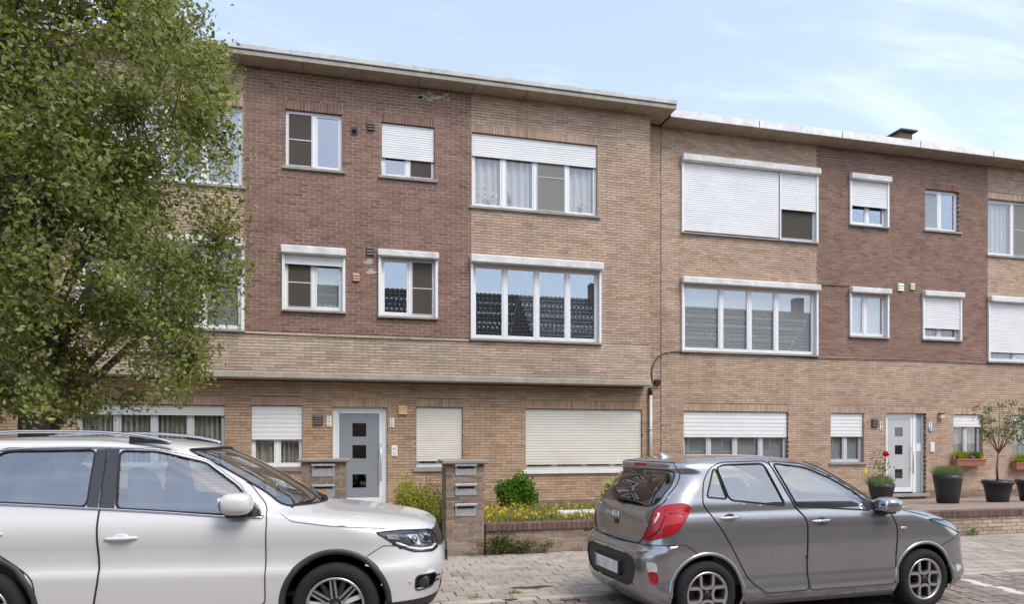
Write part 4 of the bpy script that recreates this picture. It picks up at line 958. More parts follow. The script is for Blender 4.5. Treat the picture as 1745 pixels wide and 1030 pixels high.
def handle(par, u, y, z, sd, paintm, L=.20):
    yy = -sd*(y+.018); P = [(-u-L/2+L*k/8, yy + sd*(.0 if 1 < k < 7 else .014), z + .004*(k-4)/4) for k in range(9)]
    o = obj('door_handle', MB().tube(P, [.008, .012, .0135, .0145, .0145, .0145, .0135, .012, .008], 10), paintm, par, True)
    obj('handle_cup', MB().ball((-u, -sd*(y-.002), z), (L*.27, .010, .038), 1, 18, 8), 'cladding' if paintm == 'chrome' else paintm, o, True); return o
def seats(par, us, W, zb, hz):
    for u in us:
        for y in (-W, W):
            b = MB(); b.ball((-u-.02, y, zb), (.27, .25, .10), .6, 16, 8); b.ball((-u-.30, y, zb+.33), (.09, .23, .36), .6, 16, 10); s_ = obj('seat', b, 'plastic_seat', par, True)
            obj('headrest', MB().ball((-u-.35, y, hz), (.055, .125, .09), .65, 16, 10), 'plastic_seat', s_, True)
            for d in (-.05, .05): obj('headrest_post', MB().tube([(-u-.34, y+d, hz-.16), (-u-.35, y+d, hz-.05)], .007, 6), 'steel', s_, True)
def arch(u, R, z0, zc): return [(u-R*math.cos(a), zc+R*math.sin(a)) for a in np.linspace(0, PI, 25)] + [(u+R, z0-.3), (u-R, z0-.3)]
def well(par, u, y, R, zc, name='wheel_well'):
    for sd in (1, -1):
        mb = MB(); n = 24; V = []
        for a in np.linspace(-.35, PI+.35, n): 
            for q in (y, y-.42): V.append((-u-R*math.cos(a), -sd*q, zc+R*math.sin(a)))
        mb.add(V, [(2*i, 2*i+1, 2*i+3, 2*i+2) for i in range(n-1)], 0, True); mb.add([V[2*i+1] for i in range(n)], [tuple(range(n))]); obj(name, mb, 'well_black', par, True)
def lip(body, par, u, R, zc, r, mat, out=.006, a0=-.12, name='wheel_arch', flat=1.):
    for sd in (1, -1):
        P = []
        for a in np.linspace(a0, PI-a0, 40):
            uu, zz = u-R*math.cos(a), zc+R*math.sin(a); P.append((-uu, -sd*(body.yat(uu, zz)+out), zz))
        obj(name, MB().tube(P, r, 8), mat, par, True)
# --- grey hatchback
def grey_car():
    rz = math.radians(2.6); c_, s_ = math.cos(rz), math.sin(rz); ox, oy = -3.083, -.7975          # near rear wheel, local
    t = thing('parked_car', 'small dark grey hatchback seen from its rear right corner, parked by the kerb', 'car', (3.035-(c_*ox-s_*oy), 5.27-(s_*ox+c_*oy), -.012), rz)
    #  z, front, rear, half width, rfx, rfy, rrx, rry, bow front, bow rear
    Tb = [(0.17,0.09,3.545,0.735,0.306,0.328,0.14,0.24,0.023,0.05),(0.22,0.02,3.605,0.772,0.326,0.344,0.17,0.26,0.027,0.05),(0.3,-0.03,3.65,0.8,0.34,0.369,0.2,0.28,0.036,0.05),(0.36,-0.045,3.665,0.792,0.34,0.369,0.21,0.29,0.036,0.05),(0.42,-0.05,3.675,0.776,0.34,0.369,0.21,0.29,0.036,0.05),(0.5,-0.05,3.68,0.776,0.354,0.377,0.21,0.29,0.041,0.05),
          (0.6,-0.04,3.675,0.782,0.374,0.394,0.21,0.29,0.045,0.05),(0.66,-0.02,3.66,0.788,0.374,0.394,0.21,0.29,0.045,0.05),(0.705,0,3.605,0.791,0.381,0.394,0.2,0.28,0.045,0.045),(0.78,0.05,3.585,0.793,0.394,0.394,0.22,0.28,0.054,0.045),(0.84,0.14,3.58,0.795,0.408,0.394,0.23,0.28,0.059,0.045),(0.9,0.31,3.575,0.788,0.408,0.377,0.24,0.28,0.063,0.045),
          (0.96,0.53,3.56,0.771,0.394,0.361,0.25,0.28,0.068,0.045),(1.01,0.84,3.54,0.752,0.45,0.42,0.26,0.28,0.15,0.045),(1.06,0.98,3.515,0.742,0.4,0.4,0.27,0.28,0.15,0.05),(1.15,1.12,3.455,0.712,0.4,0.38,0.27,0.26,0.15,0.05),(1.25,1.29,3.36,0.68,0.4,0.36,0.27,0.25,0.15,0.05),(1.34,1.46,3.325,0.65,0.4,0.34,0.26,0.24,0.15,0.05),
          (1.385,1.56,3.335,0.633,0.42,0.33,0.2,0.22,0.15,0.05),(1.415,1.65,3.335,0.617,0.44,0.32,0.2,0.22,0.14,0.05),(1.438,1.75,3.29,0.595,0.46,0.32,0.24,0.24,0.12,0.06),(1.458,1.86,3.2,0.555,0.48,0.32,0.3,0.26,0.1,0.06),(1.476,2,3,0.47,0.45,0.3,0.34,0.28,0.08,0.06),(1.489,2.15,2.8,0.33,0.3,0.2,0.3,0.2,0.05,0.05),
          (1.494,2.28,2.65,0.15,0.15,0.1,0.15,0.1,0.02,0.02),(1.495,2.35,2.55,0.003,0.05,0.002,0.05,0.002,0,0)]
    b = CarBody(Tb, 112, 190, (.035, .03))
    uR, uF, zc, RA = 3.083, .69, .295, .345
    b.arches = [(uR, zc, RA-.004), (uF, zc, RA-.004)]
    b.cut('archR', arch(uR, RA, .1, zc), 'side', .02); b.cut('archF', arch(uF, RA, .1, zc), 'side', .02)
    b.cut('glassQ', [(3.045,1.135),(2.935,1.375),(2.905,1.375),(2.845,1.115)], rnd=.03)
    b.cut('glassR', [(2.895,1.395),(2.82,1.415),(2.40,1.425),(2.255,1.045),(2.825,1.105)], rnd=.05)
    b.cut('glassF', [(2.30,1.425),(1.95,1.385),(1.64,1.265),(1.36,1.11),(1.30,.975),(2.13,1.035)], rnd=.05)
    b.cut('doorR', [(3.09,1.12),(3.05,1.28),(2.96,1.395),(2.84,1.437),(2.345,1.447),(2.16,1.03),(2.06,.92),(2.045,.275),(2.50,.275),(2.655,.39),(2.87,.745),(3.09,1.07)], rnd=.05)
    b.cut('doorF', [(2.345,1.447),(1.95,1.415),(1.58,1.275),(1.25,1.09),(1.09,.945),(1.03,.80),(1.035,.33),(1.09,.275),(2.04,.275),(2.055,.92),(2.15,1.03)], rnd=.05)
    b.cut('tail', [(.585,1.035),(.66,1.07),(.80,1.09),(.885,1.06),(.91,.97),(.88,.885),(.80,.82),(.64,.765),(.51,.755),(.565,.83),(.61,.92)], 'rear', .05)
    b.cut('rearglass', [(-.1,1.045),(.50,1.045),(.59,1.10),(.535,1.345),(.49,1.365),(-.1,1.365)], 'rear', .05)
    b.cut('lamp3', [(-.1,1.395),(.12,1.395),(.12,1.42),(-.1,1.42)], 'rear', .02)
    b.cut('tailgate', [(-.1,.715),(.44,.715),(.50,.745),(.55,.83),(.595,.92),(.575,1.04),(.635,1.085),(.58,1.37),(.52,1.435),(-.1,1.435)], 'rear', .05)
    b.cut('insert', [(-.1,.33),(.40,.33),(.50,.39),(.55,.52),(.50,.60),(.40,.62),(-.1,.62)], 'rear', .05)
    b.cut('reflectR', [(.70,.39),(.765,.41),(.765,.50),(.68,.50)], 'rear', .03); b.cut('reflectW', [(.68,.50),(.765,.50),(.755,.585),(.655,.585)], 'rear', .03)
    b.cut('bumper', [(-.1,-.1),(1.2,-.1),(1.2,.62),(.93,.74),(.45,.715),(-.1,.70)], 'rear', .02)
    b.cut('screen', [(-.1,1.04),(.56,1.05),(.55,1.30),(.47,1.42),(-.1,1.435)], 'front', .05)
    b.cut('headlamp', [(.52,.78),(.62,.71),(.76,.71),(.95,.80),(1.03,.872),(.92,.875),(.70,.84)], 'front', .05)
    b.cut('grille', [(-.1,.30),(.42,.30),(.50,.42),(-.1,.45)], 'front', .03)
    b.cut('bonnet', [(.17,.84),(.40,.865),(.75,.925),(1.06,1.0),(1.2,1.08),(.9,1.2),(.0,1.2),(.0,.84)], 'side', .02, line=[(.62,.90),(.75,.925),(1.06,1.0),(1.12,1.035)])
    b.cut('bumperF', [(-.1,-.1),(1.15,-.1),(1.12,.60),(.86,.70),(.52,.74),(-.1,.74)], 'front', .02)
    O = lambda n, mb, m, p=t: obj(n, mb, m, p, True)
    O('body', b.panel(['body']), 'paint_grey'); bp = O('rear_bumper', b.panel(['bumper']), 'paint_grey'); O('front_bumper', b.panel(['bumperF']), 'paint_grey'); O('bonnet', b.panel(['bonnet']), 'paint_grey')
    O('grille', b.panel(['grille'], inset=.01), 'black_plastic'); O('windscreen', b.panel(['screen'], inset=.003), 'car_glass')
    tg = O('tailgate', b.panel(['tailgate']), 'paint_grey'); O('rear_window', b.panel(['rearglass'], inset=.004), 'car_glass_dark', tg); O('high_brake_light', b.panel(['lamp3'], inset=-.004), 'tail_red', tg)
    O('window_seal', b.seams(['rearglass'], .006, 1), 'black_rubber', tg); O('bumper_insert', b.panel(['insert'], inset=.012), 'cladding', bp)
    for sd in (1, -1):
        O('tailgate_gap', b.seams(['tailgate', 'rearglass', 'lamp3'], .0045, sd), 'black_rubber'); O('bumper_gap', b.seams(['bumper', 'insert', 'reflectR', 'reflectW'], .0028, sd), 'black_rubber', bp)
        for gn, dn, seal in (('glassR', 'doorR', .0075), ('glassF', 'doorF', .0075)):
            d = O('door', b.panel([dn], (sd,)), 'paint_grey'); O('door_window', b.panel([gn], (sd,), .004), 'car_glass', d); O('window_seal', b.seams([gn], seal, sd), 'black_rubber', d)
            O('door_gap', b.seams([dn], .0045, sd), 'black_rubber', d)
            if dn == 'doorR': O('quarter_window', b.panel(['glassQ'], (sd,), .004), 'car_glass', d); O('window_seal', b.seams(['glassQ'], .007, sd), 'black_rubber', d)
            u, z = ((2.85, .955), (1.90, .90))[dn == 'doorF']; handle(d, u, b.yat(u, z), z, sd, 'chrome')
            if dn == 'doorF': mirror_part(d, 1.19, b.yat(1.19, 1.0)-.01, 1.03, sd, 'paint_grey', .95); O('mirror_sail', MB().add([(-1.42, -sd*(b.yat(1.42, 1.10)+.004), 1.125), (-1.33, -sd*(b.yat(1.33, .98)+.004), .965), (-1.10, -sd*(b.yat(1.10, .955)+.004), .955)], [(0,1,2) if sd > 0 else (2,1,0)]), 'black_plastic', d)
        tl = O('taillight', b.panel(['tail'], (sd,), -.006), 'tail_red'); O('taillight_seal', b.seams(['tail'], .004, sd), 'tail_deep', tl)
        # inner lamp elements drawn on the lens surface
        Gn = b.normals(); PP = b.chart('rear')
        def on_rear(path, r, lift, m, nm):
            Pq = []
            for a, z in path:
                k = int(np.argmin(np.abs(b.G[:, b.half, 2]-z))); j = int(np.argmin(np.abs(PP[k, b.half:, 0]-a)))+b.half; p = b.G[k, j]+Gn[k, j]*lift; Pq.append((-p[0], -sd*p[1], z))
            O(nm, MB().tube(Pq, r, 8), m, tl)
        on_rear([(.645,1.00),(.64,.97),(.645,.93),(.655,.91)], .013, .003, 'tail_clear', 'reverse_lamp'); on_rear([(.69,1.04),(.72,.98),(.72,.92),(.69,.86),(.63,.80)], .006, .008, 'tail_deep', 'lamp_divider')
        on_rear([(.74,1.00),(.81,1.002),(.87,.99)], .005, .007, 'tail_deep', 'lamp_divider')
        O('reflector_lamp', b.panel(['reflectR'], (sd,), -.003), 'tail_red', bp); O('reverse_reflector', b.panel(['reflectW'], (sd,), -.002), 'tail_clear', bp); O('reflector_frame', b.seams(['reflectR', 'reflectW'], .005, sd), 'tail_red', bp)
        hl = O('headlight', b.panel(['headlamp'], (sd,), 0), 'lamp_glass'); O('headlight_bowl', b.panel(['headlamp'], (sd,), .02), 'lamp_inner', hl); O('headlight_seal', b.seams(['headlamp'], .004, sd), 'black_rubber', hl)
        O('bonnet_gap', b.seams(['bonnet'], .003, sd), 'black_rubber'); O('front_bumper_gap', b.seams(['bumperF', 'grille'], .0028, sd), 'black_rubber')
        u, z = .955, .80; O('side_repeater', MB().ball((-u, -sd*(b.yat(u, z)+.001), z), (.038, .008, .013), .8, 14, 8), 'chrome')
        for u, y in ((uR, .70), (uF, .70)): wheel(t, u, y, .292, .196, .185, 'petal', sd)
    O('windscreen_seal', b.seams(['screen'], .006, 1), 'black_rubber'); O('windscreen_seal', b.seams(['screen'], .006, -1), 'black_rubber')
    for u in (uR, uF):
        well(t, u, .735, RA+.002, zc); lip(b, t, u, RA+.008, zc, .019, 'paint_grey', -.004, -.05)
    O('underbody', MB().box(-3.3, -.25, -.66, .66, .20, .24), 'well_black'); O('floor_pan', MB().box(-3.2, -.95, -.68, .68, .30, .33), 'well_black'); O('sill_trim', MB().cbox(-2.70, -1.05, -.765, -.70, .165, .21, .01), 'cladding'); O('sill_trim', MB().cbox(-2.70, -1.05, .70, .765, .165, .21, .01), 'cladding')
    O('exhaust_silencer', MB().ball((-3.3, .25, .27), (.16, .25, .07), .6), 'galvanised')
    # rear details
    def rear_at(y, z, lift=.004):
        k = int(np.argmin(np.abs(b.G[:, -1, 2]-z))); r = b.G[k, b.half:]; return -(float(np.interp(abs(y), r[::-1, 1], r[::-1, 0]))+lift)
    xr = rear_at(0, .47, .012); O('number_plate', MB().cbox(xr-.006, xr+.04, -.26, .26, .415, .525, .004), 'plate_white', bp)
    O('plate_band', MB().box(xr-.0075, xr-.0063, .21, .255, .42, .52), 'plate_blue', bp); O('plate_frame', MB().cbox(xr-.002, xr+.05, -.285, .285, .398, .542, .01), 'black_plastic', bp)
    for ch, yy in (('K', .085), ('I', .030), ('A', -.010)):
        lt = text_mb(ch, 0, 0, .05, 0, .13); x_ = rear_at(0, .93, .010); lt.v = [(x_ + y_*1.5 + (z-.025)*.25, yy - x*1.35, .915+z) for x, y_, z in lt.v]; O('badge_letter', lt, 'lamp_white', tg)
    O('tailgate_release', MB().ball((rear_at(0, .865, -.004), 0, .865), (.014, .055, .026), .6), 'black_plastic', tg)
    for k, yy in enumerate((.53, .50, .47)): lt = MB().cbox(rear_at(yy, .985, .006), rear_at(yy, .985, -.01), yy-.012, yy+.010, .975, 1.0, .003); O('model_badge', lt, 'chrome', tg)
    wp = MB(); P = [(rear_at(.0, 1.06, .03), .02, 1.06), (rear_at(.0, 1.09, .035), -.02, 1.085), (rear_at(-.2, 1.085, .03), -.20, 1.08), (rear_at(-.36, 1.075, .02), -.38, 1.065)]
    wp.tube(P, [.024, .02, .013, .006], 8); wp_ = O('rear_wiper', wp, 'black_plastic', tg)
    O('roof_fin', MB().add([(-3.10,0.03,1.44),(-3.10,-.03,1.44),(-2.90,-.02,1.455),(-2.90,.02,1.455),(-3.13,.006,1.515),(-3.13,-.006,1.515),(-3.09,.008,1.52),(-3.09,-.008,1.52)], [(0,1,5,4),(2,3,6,7),(1,2,7,5),(3,0,4,6),(4,5,7,6)], 0, True), 'paint_grey')
    seats(t, (1.75, 2.55), .36, .55, 1.14)
    O('dashboard', MB().ball((-1.05, 0, .88), (.28, .66, .12), .6), 'plastic_seat'); sw = MB(); sw.v = []; ring = [(-1.42+.06*math.sin(a), .36+.17*math.cos(a), .96+.16*math.sin(a)) for a in np.linspace(0, 2*PI, 25)]; sw.tube(ring, .014, 8, cap=False); O('steering_wheel', sw, 'black_plastic')
    O('door_card', MB().box(-3.0, -1.0, -.735, -.715, .35, .94), 'plastic_seat'); O('door_card', MB().box(-3.0, -1.0, .715, .735, .35, .94), 'plastic_seat')
    return t
grey_car()
# --- white SUV
def white_car():
    ang = TH - math.radians(6)
    Xw, Yw = -.0916, 5.477                      # near front wheel
    uF, uR, zc, RA = .87, 3.474, .34, .405
    ca, sa = math.cos(-(TH-math.radians(6))), math.sin(-(TH-math.radians(6)))
    # car axis in the world: turned towards the road by the angle found in the photo
    rz = -(TH - math.radians(6)); c, s_ = math.cos(rz), math.sin(rz); off = (-uF, -.905+.03)
    t = thing('parked_car', 'large white SUV with silver roof rails cut off by the left edge', 'car', (Xw - (c*off[0]-s_*off[1]), Yw - (s_*off[0]+c*off[1]), -.012), rz)
    Tb = [(.20,.20,4.28,.82,.50,.45,.3,.3,.06,.05),(.26,.10,4.35,.87,.50,.45,.3,.32,.08,.05),(.34,.05,4.40,.895,.52,.48,.3,.34,.09,.05),(.44,.02,4.43,.905,.54,.50,.3,.34,.10,.05),(.55,.0,4.43,.912,.55,.50,.3,.34,.10,.05),(.60,.0,4.43,.914,.55,.5,.3,.34,.10,.05),(.655,.005,4.42,.892,.55,.5,.3,.34,.10,.05),(.70,.015,4.41,.884,.55,.5,.3,.34,.11,.05),
          (.78,.04,4.39,.886,.55,.5,.3,.34,.12,.05),(.86,.07,4.38,.895,.55,.5,.3,.34,.12,.05),(.91,.11,4.37,.895,.56,.5,.3,.34,.13,.05),(.95,.20,4.37,.890,.58,.5,.32,.34,.14,.05),(.99,.38,4.36,.880,.58,.5,.33,.34,.15,.05),(1.03,.68,4.35,.866,.52,.5,.34,.34,.16,.05),(1.065,1.00,4.33,.850,.42,.48,.35,.34,.17,.05),
          (1.10,1.13,4.31,.835,.42,.46,.36,.34,.18,.05),(1.20,1.27,4.27,.800,.42,.44,.36,.32,.18,.06),(1.32,1.47,4.20,.762,.44,.42,.36,.30,.18,.06),(1.44,1.69,4.13,.722,.46,.40,.34,.28,.18,.07),(1.53,1.88,4.08,.690,.48,.38,.30,.26,.17,.08),(1.58,2.02,4.10,.665,.50,.36,.30,.26,.15,.10),(1.615,2.17,4.05,.635,.52,.36,.34,.28,.14,.10),
          (1.64,2.34,3.9,.58,.52,.34,.38,.30,.12,.10),(1.658,2.55,3.7,.48,.45,.3,.40,.3,.08,.08),(1.668,2.75,3.5,.34,.3,.2,.3,.2,.05,.05),(1.673,2.9,3.35,.16,.15,.1,.15,.1,.02,.02),(1.674,3.0,3.2,.003,.05,.002,.05,.002,0,0)]
    b = CarBody(Tb, 118, 200, (.025, .02))
    b.arches = [(uR, zc+.01, RA-.004), (uF, zc+.01, RA-.004)]
    b.cut('archF', arch(uF, RA, .1, zc+.01), 'side', .02); b.cut('archR', arch(uR, RA, .1, zc+.01), 'side', .02)
    b.cut('glassF', [(2.56,1.555),(2.525,1.115),(1.54,1.045),(1.45,1.045),(1.66,1.265),(1.94,1.455),(2.28,1.545)], rnd=.05)
    b.cut('glassR', [(2.74,1.56),(2.74,1.128),(3.45,1.17),(3.62,1.22),(3.55,1.45),(3.40,1.55)], rnd=.05)
    b.cut('glassQ', [(3.60,1.46),(3.68,1.23),(4.0,1.27),(3.85,1.50)], rnd=.05)
    b.cut('pillarB', [(2.57,1.557),(2.73,1.562),(2.73,1.127),(2.535,1.115)], rnd=.0)
    b.cut('doorF', [(2.655,1.583),(2.64,1.10),(2.61,.60),(2.655,.36),(1.40,.36),(1.395,1.035),(1.44,1.13),(1.58,1.275),(1.90,1.475),(2.26,1.570)], rnd=.05, over=(-1, 'pillarB'))
    b.cut('doorR', [(2.66,1.583),(2.645,1.10),(2.615,.60),(2.66,.36),(3.05,.36),(3.08,.60),(3.50,.90),(3.66,1.18),(3.58,1.47),(3.42,1.575)], rnd=.05, over=(-1, 'pillarB'))
    b.cut('headlamp', [(.50,.735),(.62,.712),(.82,.73),(.95,.785),(1.06,.885),(1.06,.905),(.85,.91),(.52,.885),(.48,.82)], 'front', .03)
    b.cut('fog', [(.62,.43),(.84,.415),(.87,.54),(.62,.535)], 'front', .05)
    b.cut('grille', [(-.1,.72),(.48,.74),(.52,.88),(-.1,.90)], 'front', .03); b.cut('intake', [(-.1,.36),(.45,.36),(.50,.52),(-.1,.54)], 'front', .03)
    b.cut('skirt', [(-.1,.0),(5,.0),(5,.345),(-.1,.345)], 'side', .02)
    b.cut('screen', [(-.1,1.085),(.68,1.10),(.62,1.35),(.56,1.56),(-.1,1.575)], 'front', .05)
    b.cut('bonnet', [(.15,.925),(.52,.935),(.92,.965),(1.28,1.01),(1.25,1.09),(.9,1.3),(.0,1.3),(.0,.925)], 'side', .02, line=[(.50,.93),(.92,.963),(1.20,1.0),(1.30,1.055)])
    b.cut('bumperF', [(-.1,.30),(1.5,.30),(1.35,.50),(1.22,.72),(1.06,.80),(.5,.74),(-.1,.70)], 'front', .02)
    b.cut('rearglass', [(-.1,1.18),(.60,1.18),(.55,1.50),(-.1,1.52)], 'rear', .05); b.cut('tail', [(.50,.98),(.95,1.0),(1.0,1.10),(.50,1.12)], 'rear', .03)
    O = lambda n, mb, m, p=t: obj(n, mb, m, p, True)
    O('body', b.panel(['body']), 'paint_white'); bp = O('front_bumper', b.panel(['bumperF']), 'paint_white'); O('bonnet', b.panel(['bonnet']), 'paint_white'); O('lower_cladding', b.panel(['skirt'], inset=-.004), 'cladding')
    O('windscreen', b.panel(['screen'], inset=.003), 'car_glass'); O('rear_window', b.panel(['rearglass'], inset=.004), 'car_glass_dark'); O('grille', b.panel(['grille', 'intake'], inset=.01), 'black_plastic', bp)
    for sd in (1, -1):
        O('front_bumper_gap', b.seams(['bumperF', 'fog', 'grille', 'intake', 'headlamp', 'skirt'], .0022, sd), 'cladding', bp); O('bonnet_gap', b.seams(['bonnet'], .0022, sd), 'cladding'); O('windscreen_seal', b.seams(['screen'], .012, sd), 'black_rubber')
        O('taillight', b.panel(['tail'], (sd,), -.004), 'tail_red')
        for gn, dn in (('glassF', 'doorF'), ('glassR', 'doorR')):
            d = O('door', b.panel([dn], (sd,)), 'paint_white'); O('door_window', b.panel([gn], (sd,), .004), 'car_glass', d); O('window_seal', b.seams([gn], .009, sd), 'black_rubber', d)
            O('door_gap', b.seams([dn, gn], .0045, sd), 'black_rubber', d)
            if dn == 'doorF': mirror_part(d, 1.62, b.yat(1.62, 1.10)-.02, 1.145, sd, 'paint_white', 1.15); O('mirror_sail', MB().add([(-1.62, -sd*(b.yat(1.62, 1.06)+.004), 1.06), (-1.42, -sd*(b.yat(1.42, 1.045)+.004), 1.045), (-1.60, -sd*(b.yat(1.60, 1.21)+.004), 1.205)], [(0,2,1) if sd < 0 else (0,1,2)]), 'black_plastic', d)
            u, z = ((2.46, .89), (3.42, .93))[dn == 'doorR']; handle(d, u, b.yat(u, z), z, sd, 'paint_white', .24)
        pb = MB()                                # gloss black pillar covers between the side panes
        for a0, a1, z0_, z1_ in ((2.645, 2.535, 1.105, 1.565), (2.735, 2.655, 1.115, 1.565)):
            q = MB(); V = []
            for f in np.linspace(0, 1, 9):
                zz = z0_+(z1_-z0_)*f
                for uu in (a0, a1+(.03*f if a1 < 2.6 else 0)): V.append((-uu, -sd*(b.yat(uu, zz)+.006), zz))
            q.add(V, [(2*i, 2*i+1, 2*i+3, 2*i+2) if sd > 0 else (2*i+2, 2*i+3, 2*i+1, 2*i) for i in range(8)], 0, True); O('pillar_cover', q, 'pillar_gloss')
        O('quarter_window', b.panel(['glassQ'], (sd,), .004), 'car_glass_dark')
        # chrome window surround
        top = [(1.425, 1.04), (1.50, 1.125), (1.655, 1.285), (1.80, 1.385), (1.93, 1.47), (2.10, 1.525), (2.27, 1.56), (2.45, 1.572), (2.65, 1.578), (2.9, 1.58), (3.2, 1.575), (3.42, 1.56), (3.62, 1.53), (3.86, 1.49)]; bot = [(1.43, 1.033), (1.55, 1.036), (1.8, 1.05), (2.1, 1.075), (2.53, 1.105), (2.75, 1.117), (3.1, 1.14), (3.45, 1.158), (3.66, 1.20), (4.0, 1.25)]
        for pth, nm in ((top, 'chrome_strip'), (bot, 'chrome_strip')):
            uu = np.array(pth); k = np.linspace(0, len(pth)-1, 60); P = [(float(np.interp(q, range(len(pth)), uu[:, 0])), float(np.interp(q, range(len(pth)), uu[:, 1]))) for q in k]; O(nm, MB().tube([(-u, -sd*(b.yat(u, z)+.004), z) for u, z in P], .0095, 8), 'chrome')
        rl = [(2.20, 1.615), (2.28, 1.640), (2.40, 1.665), (2.55, 1.685), (2.75, 1.700), (3.0, 1.706), (3.35, 1.705), (3.7, 1.685), (3.95, 1.645), (4.02, 1.615)]; k = np.linspace(0, len(rl)-1, 50); rr = np.array(rl)
        P = [(-float(np.interp(q, range(len(rl)), rr[:, 0])), -sd*(.61 - .02*abs(q/len(rl)-.5)), float(np.interp(q, range(len(rl)), rr[:, 1]))) for q in k]; rail = O('roof_rail', MB().tube(P, .0135, 8), 'chrome')
        O('rail_foot', MB().add([(-2.52,-sd*.622,1.615),(-2.21,-sd*.622,1.60),(-2.21,-sd*.595,1.605),(-2.52,-sd*.595,1.62),(-2.52,-sd*.614,1.672),(-2.24,-sd*.618,1.618),(-2.24,-sd*.602,1.62),(-2.52,-sd*.602,1.672)], [(0,1,5,4),(1,2,6,5),(2,3,7,6),(3,0,4,7),(4,5,6,7)]), 'pillar_gloss', rail)
        hl = O('headlight', b.panel(['headlamp'], (sd,), 0), 'lamp_glass'); O('headlight_bowl', b.panel(['headlamp'], (sd,), .045), 'lamp_inner', hl); O('headlight_seal', b.seams(['headlamp'], .005, sd), 'black_rubber', hl)
        PP = b.chart('front'); Gn = b.normals()
        def front_pt(a, z, lift):
            k = int(np.argmin(np.abs(b.G[:, 0, 2]-z))); j = int(np.argmin(np.abs(PP[k, :b.half, 0]-a))); p = b.G[k, j]+Gn[k, j]*lift; return (-p[0], -sd*p[1], z)
        for a0, a1, z0_, z1_, m_ in ((.54, .66, .775, .865, 'reflector'), (.69, .78, .77, .865, 'lamp_white'), (.80, .90, .79, .87, 'reflector'), (.92, .98, .83, .88, 'alloy')):
            q = [front_pt(a0, z0_, -.028), front_pt(a1, z0_+.015, -.028), front_pt(a1+.015, z1_, -.030), front_pt(a0+.01, z1_-.005, -.030)]; O('headlight_reflector', MB().add(q + [(p[0]-.03, p[1]+sd*.03, p[2]) for p in q], [(0,1,2,3),(0,4,5,1),(1,5,6,2),(2,6,7,3),(3,7,4,0)]), m_, hl)
        for a, z in ((.60, .82), (.745, .82)): p = front_pt(a, z, -.03); O('headlight_projector', MB().ball(p, (.03, .03, .034), 1, 20, 12), 'car_glass_dark', hl)
        O('headlight_strip', MB().tube([front_pt(a, z, -.012) for a, z in ((.52, .755), (.62, .735), (.75, .74), (.86, .765), (.95, .81))], .012, 8), 'lamp_white', hl)
        O('headlight_strip', MB().tube([front_pt(a, z, -.012) for a, z in ((.52, .87), (.70, .885), (.85, .89), (1.0, .892))], .009, 8), 'alloy_dark', hl)
        fg = O('fog_recess', b.panel(['fog'], (sd,), .03), 'black_plastic', bp); p = front_pt(.71, .48, -.045); O('fog_light', MB().ball(p, (.030, .03, .042), .9, 18, 10), 'reflector', fg); p = front_pt(.79, .48, -.022); O('fog_housing', MB().ball(p, (.06, .022, .05), .7, 18, 10), 'cladding', fg); O('fog_seam', b.seams(['fog'], .006, sd), 'cladding', fg)
        for z in (.505, .465): O('fog_bar', MB().tube([front_pt(.64, z, .003), front_pt(.56, z, .005)], .007, 6), 'black_plastic', fg)
        p = front_pt(.93, .50, .001); O('parking_sensor', MB().ball(p, (.014, .006, .014), 1, 12, 6), 'frame_grey', bp)
        for u in (uR, uF): wheel(t, u, .80, .335, .222, .225, 'twin', sd)
    for u in (uF, uR): well(t, u, .84, RA+.003, zc+.01); lip(b, t, u, RA+.006, zc+.01, .027, 'cladding', -.012, -.02)
    O('number_plate', MB().cbox(-.006, .010, -.26, .26, .57, .67, .003), 'black_plastic', bp)
    O('underbody', MB().box(-4.1, -.3, -.74, .74, .24, .29), 'well_black'); O('floor_pan', MB().box(-4.0, -1.15, -.78, .78, .40, .43), 'well_black')
    for sgn, pth in ((1, [(.66, 1.092), (.60, 1.105), (.30, 1.115), (.02, 1.13)]), (-1, [(.05, 1.092), (.12, 1.105), (.35, 1.12), (.58, 1.14)])):
        Pw = [b.pt('front', a, z, .016) for a, z in pth]; O('wiper', MB().tube([(-p[0], -sgn*p[1], p[2]) for p in Pw], [.012, .010, .007, .005], 6), 'black_rubber')
    seats(t, (2.2, 3.05), .38, .68, 1.32); O('dashboard', MB().ball((-1.45, 0, .98), (.30, .74, .12), .6), 'plastic_seat'); ring = [(-1.80+.06*math.sin(a), .38+.18*math.cos(a), 1.06+.17*math.sin(a)) for a in np.linspace(0, 2*PI, 25)]; O('steering_wheel', MB().tube(ring, .015, 8, cap=False), 'black_plastic')
    for sd in (1, -1): O('door_card', MB().box(-3.6, -1.35, *sorted((sd*.80, sd*.825)), .45, 1.03), 'plastic_seat')
    return t
white_car()
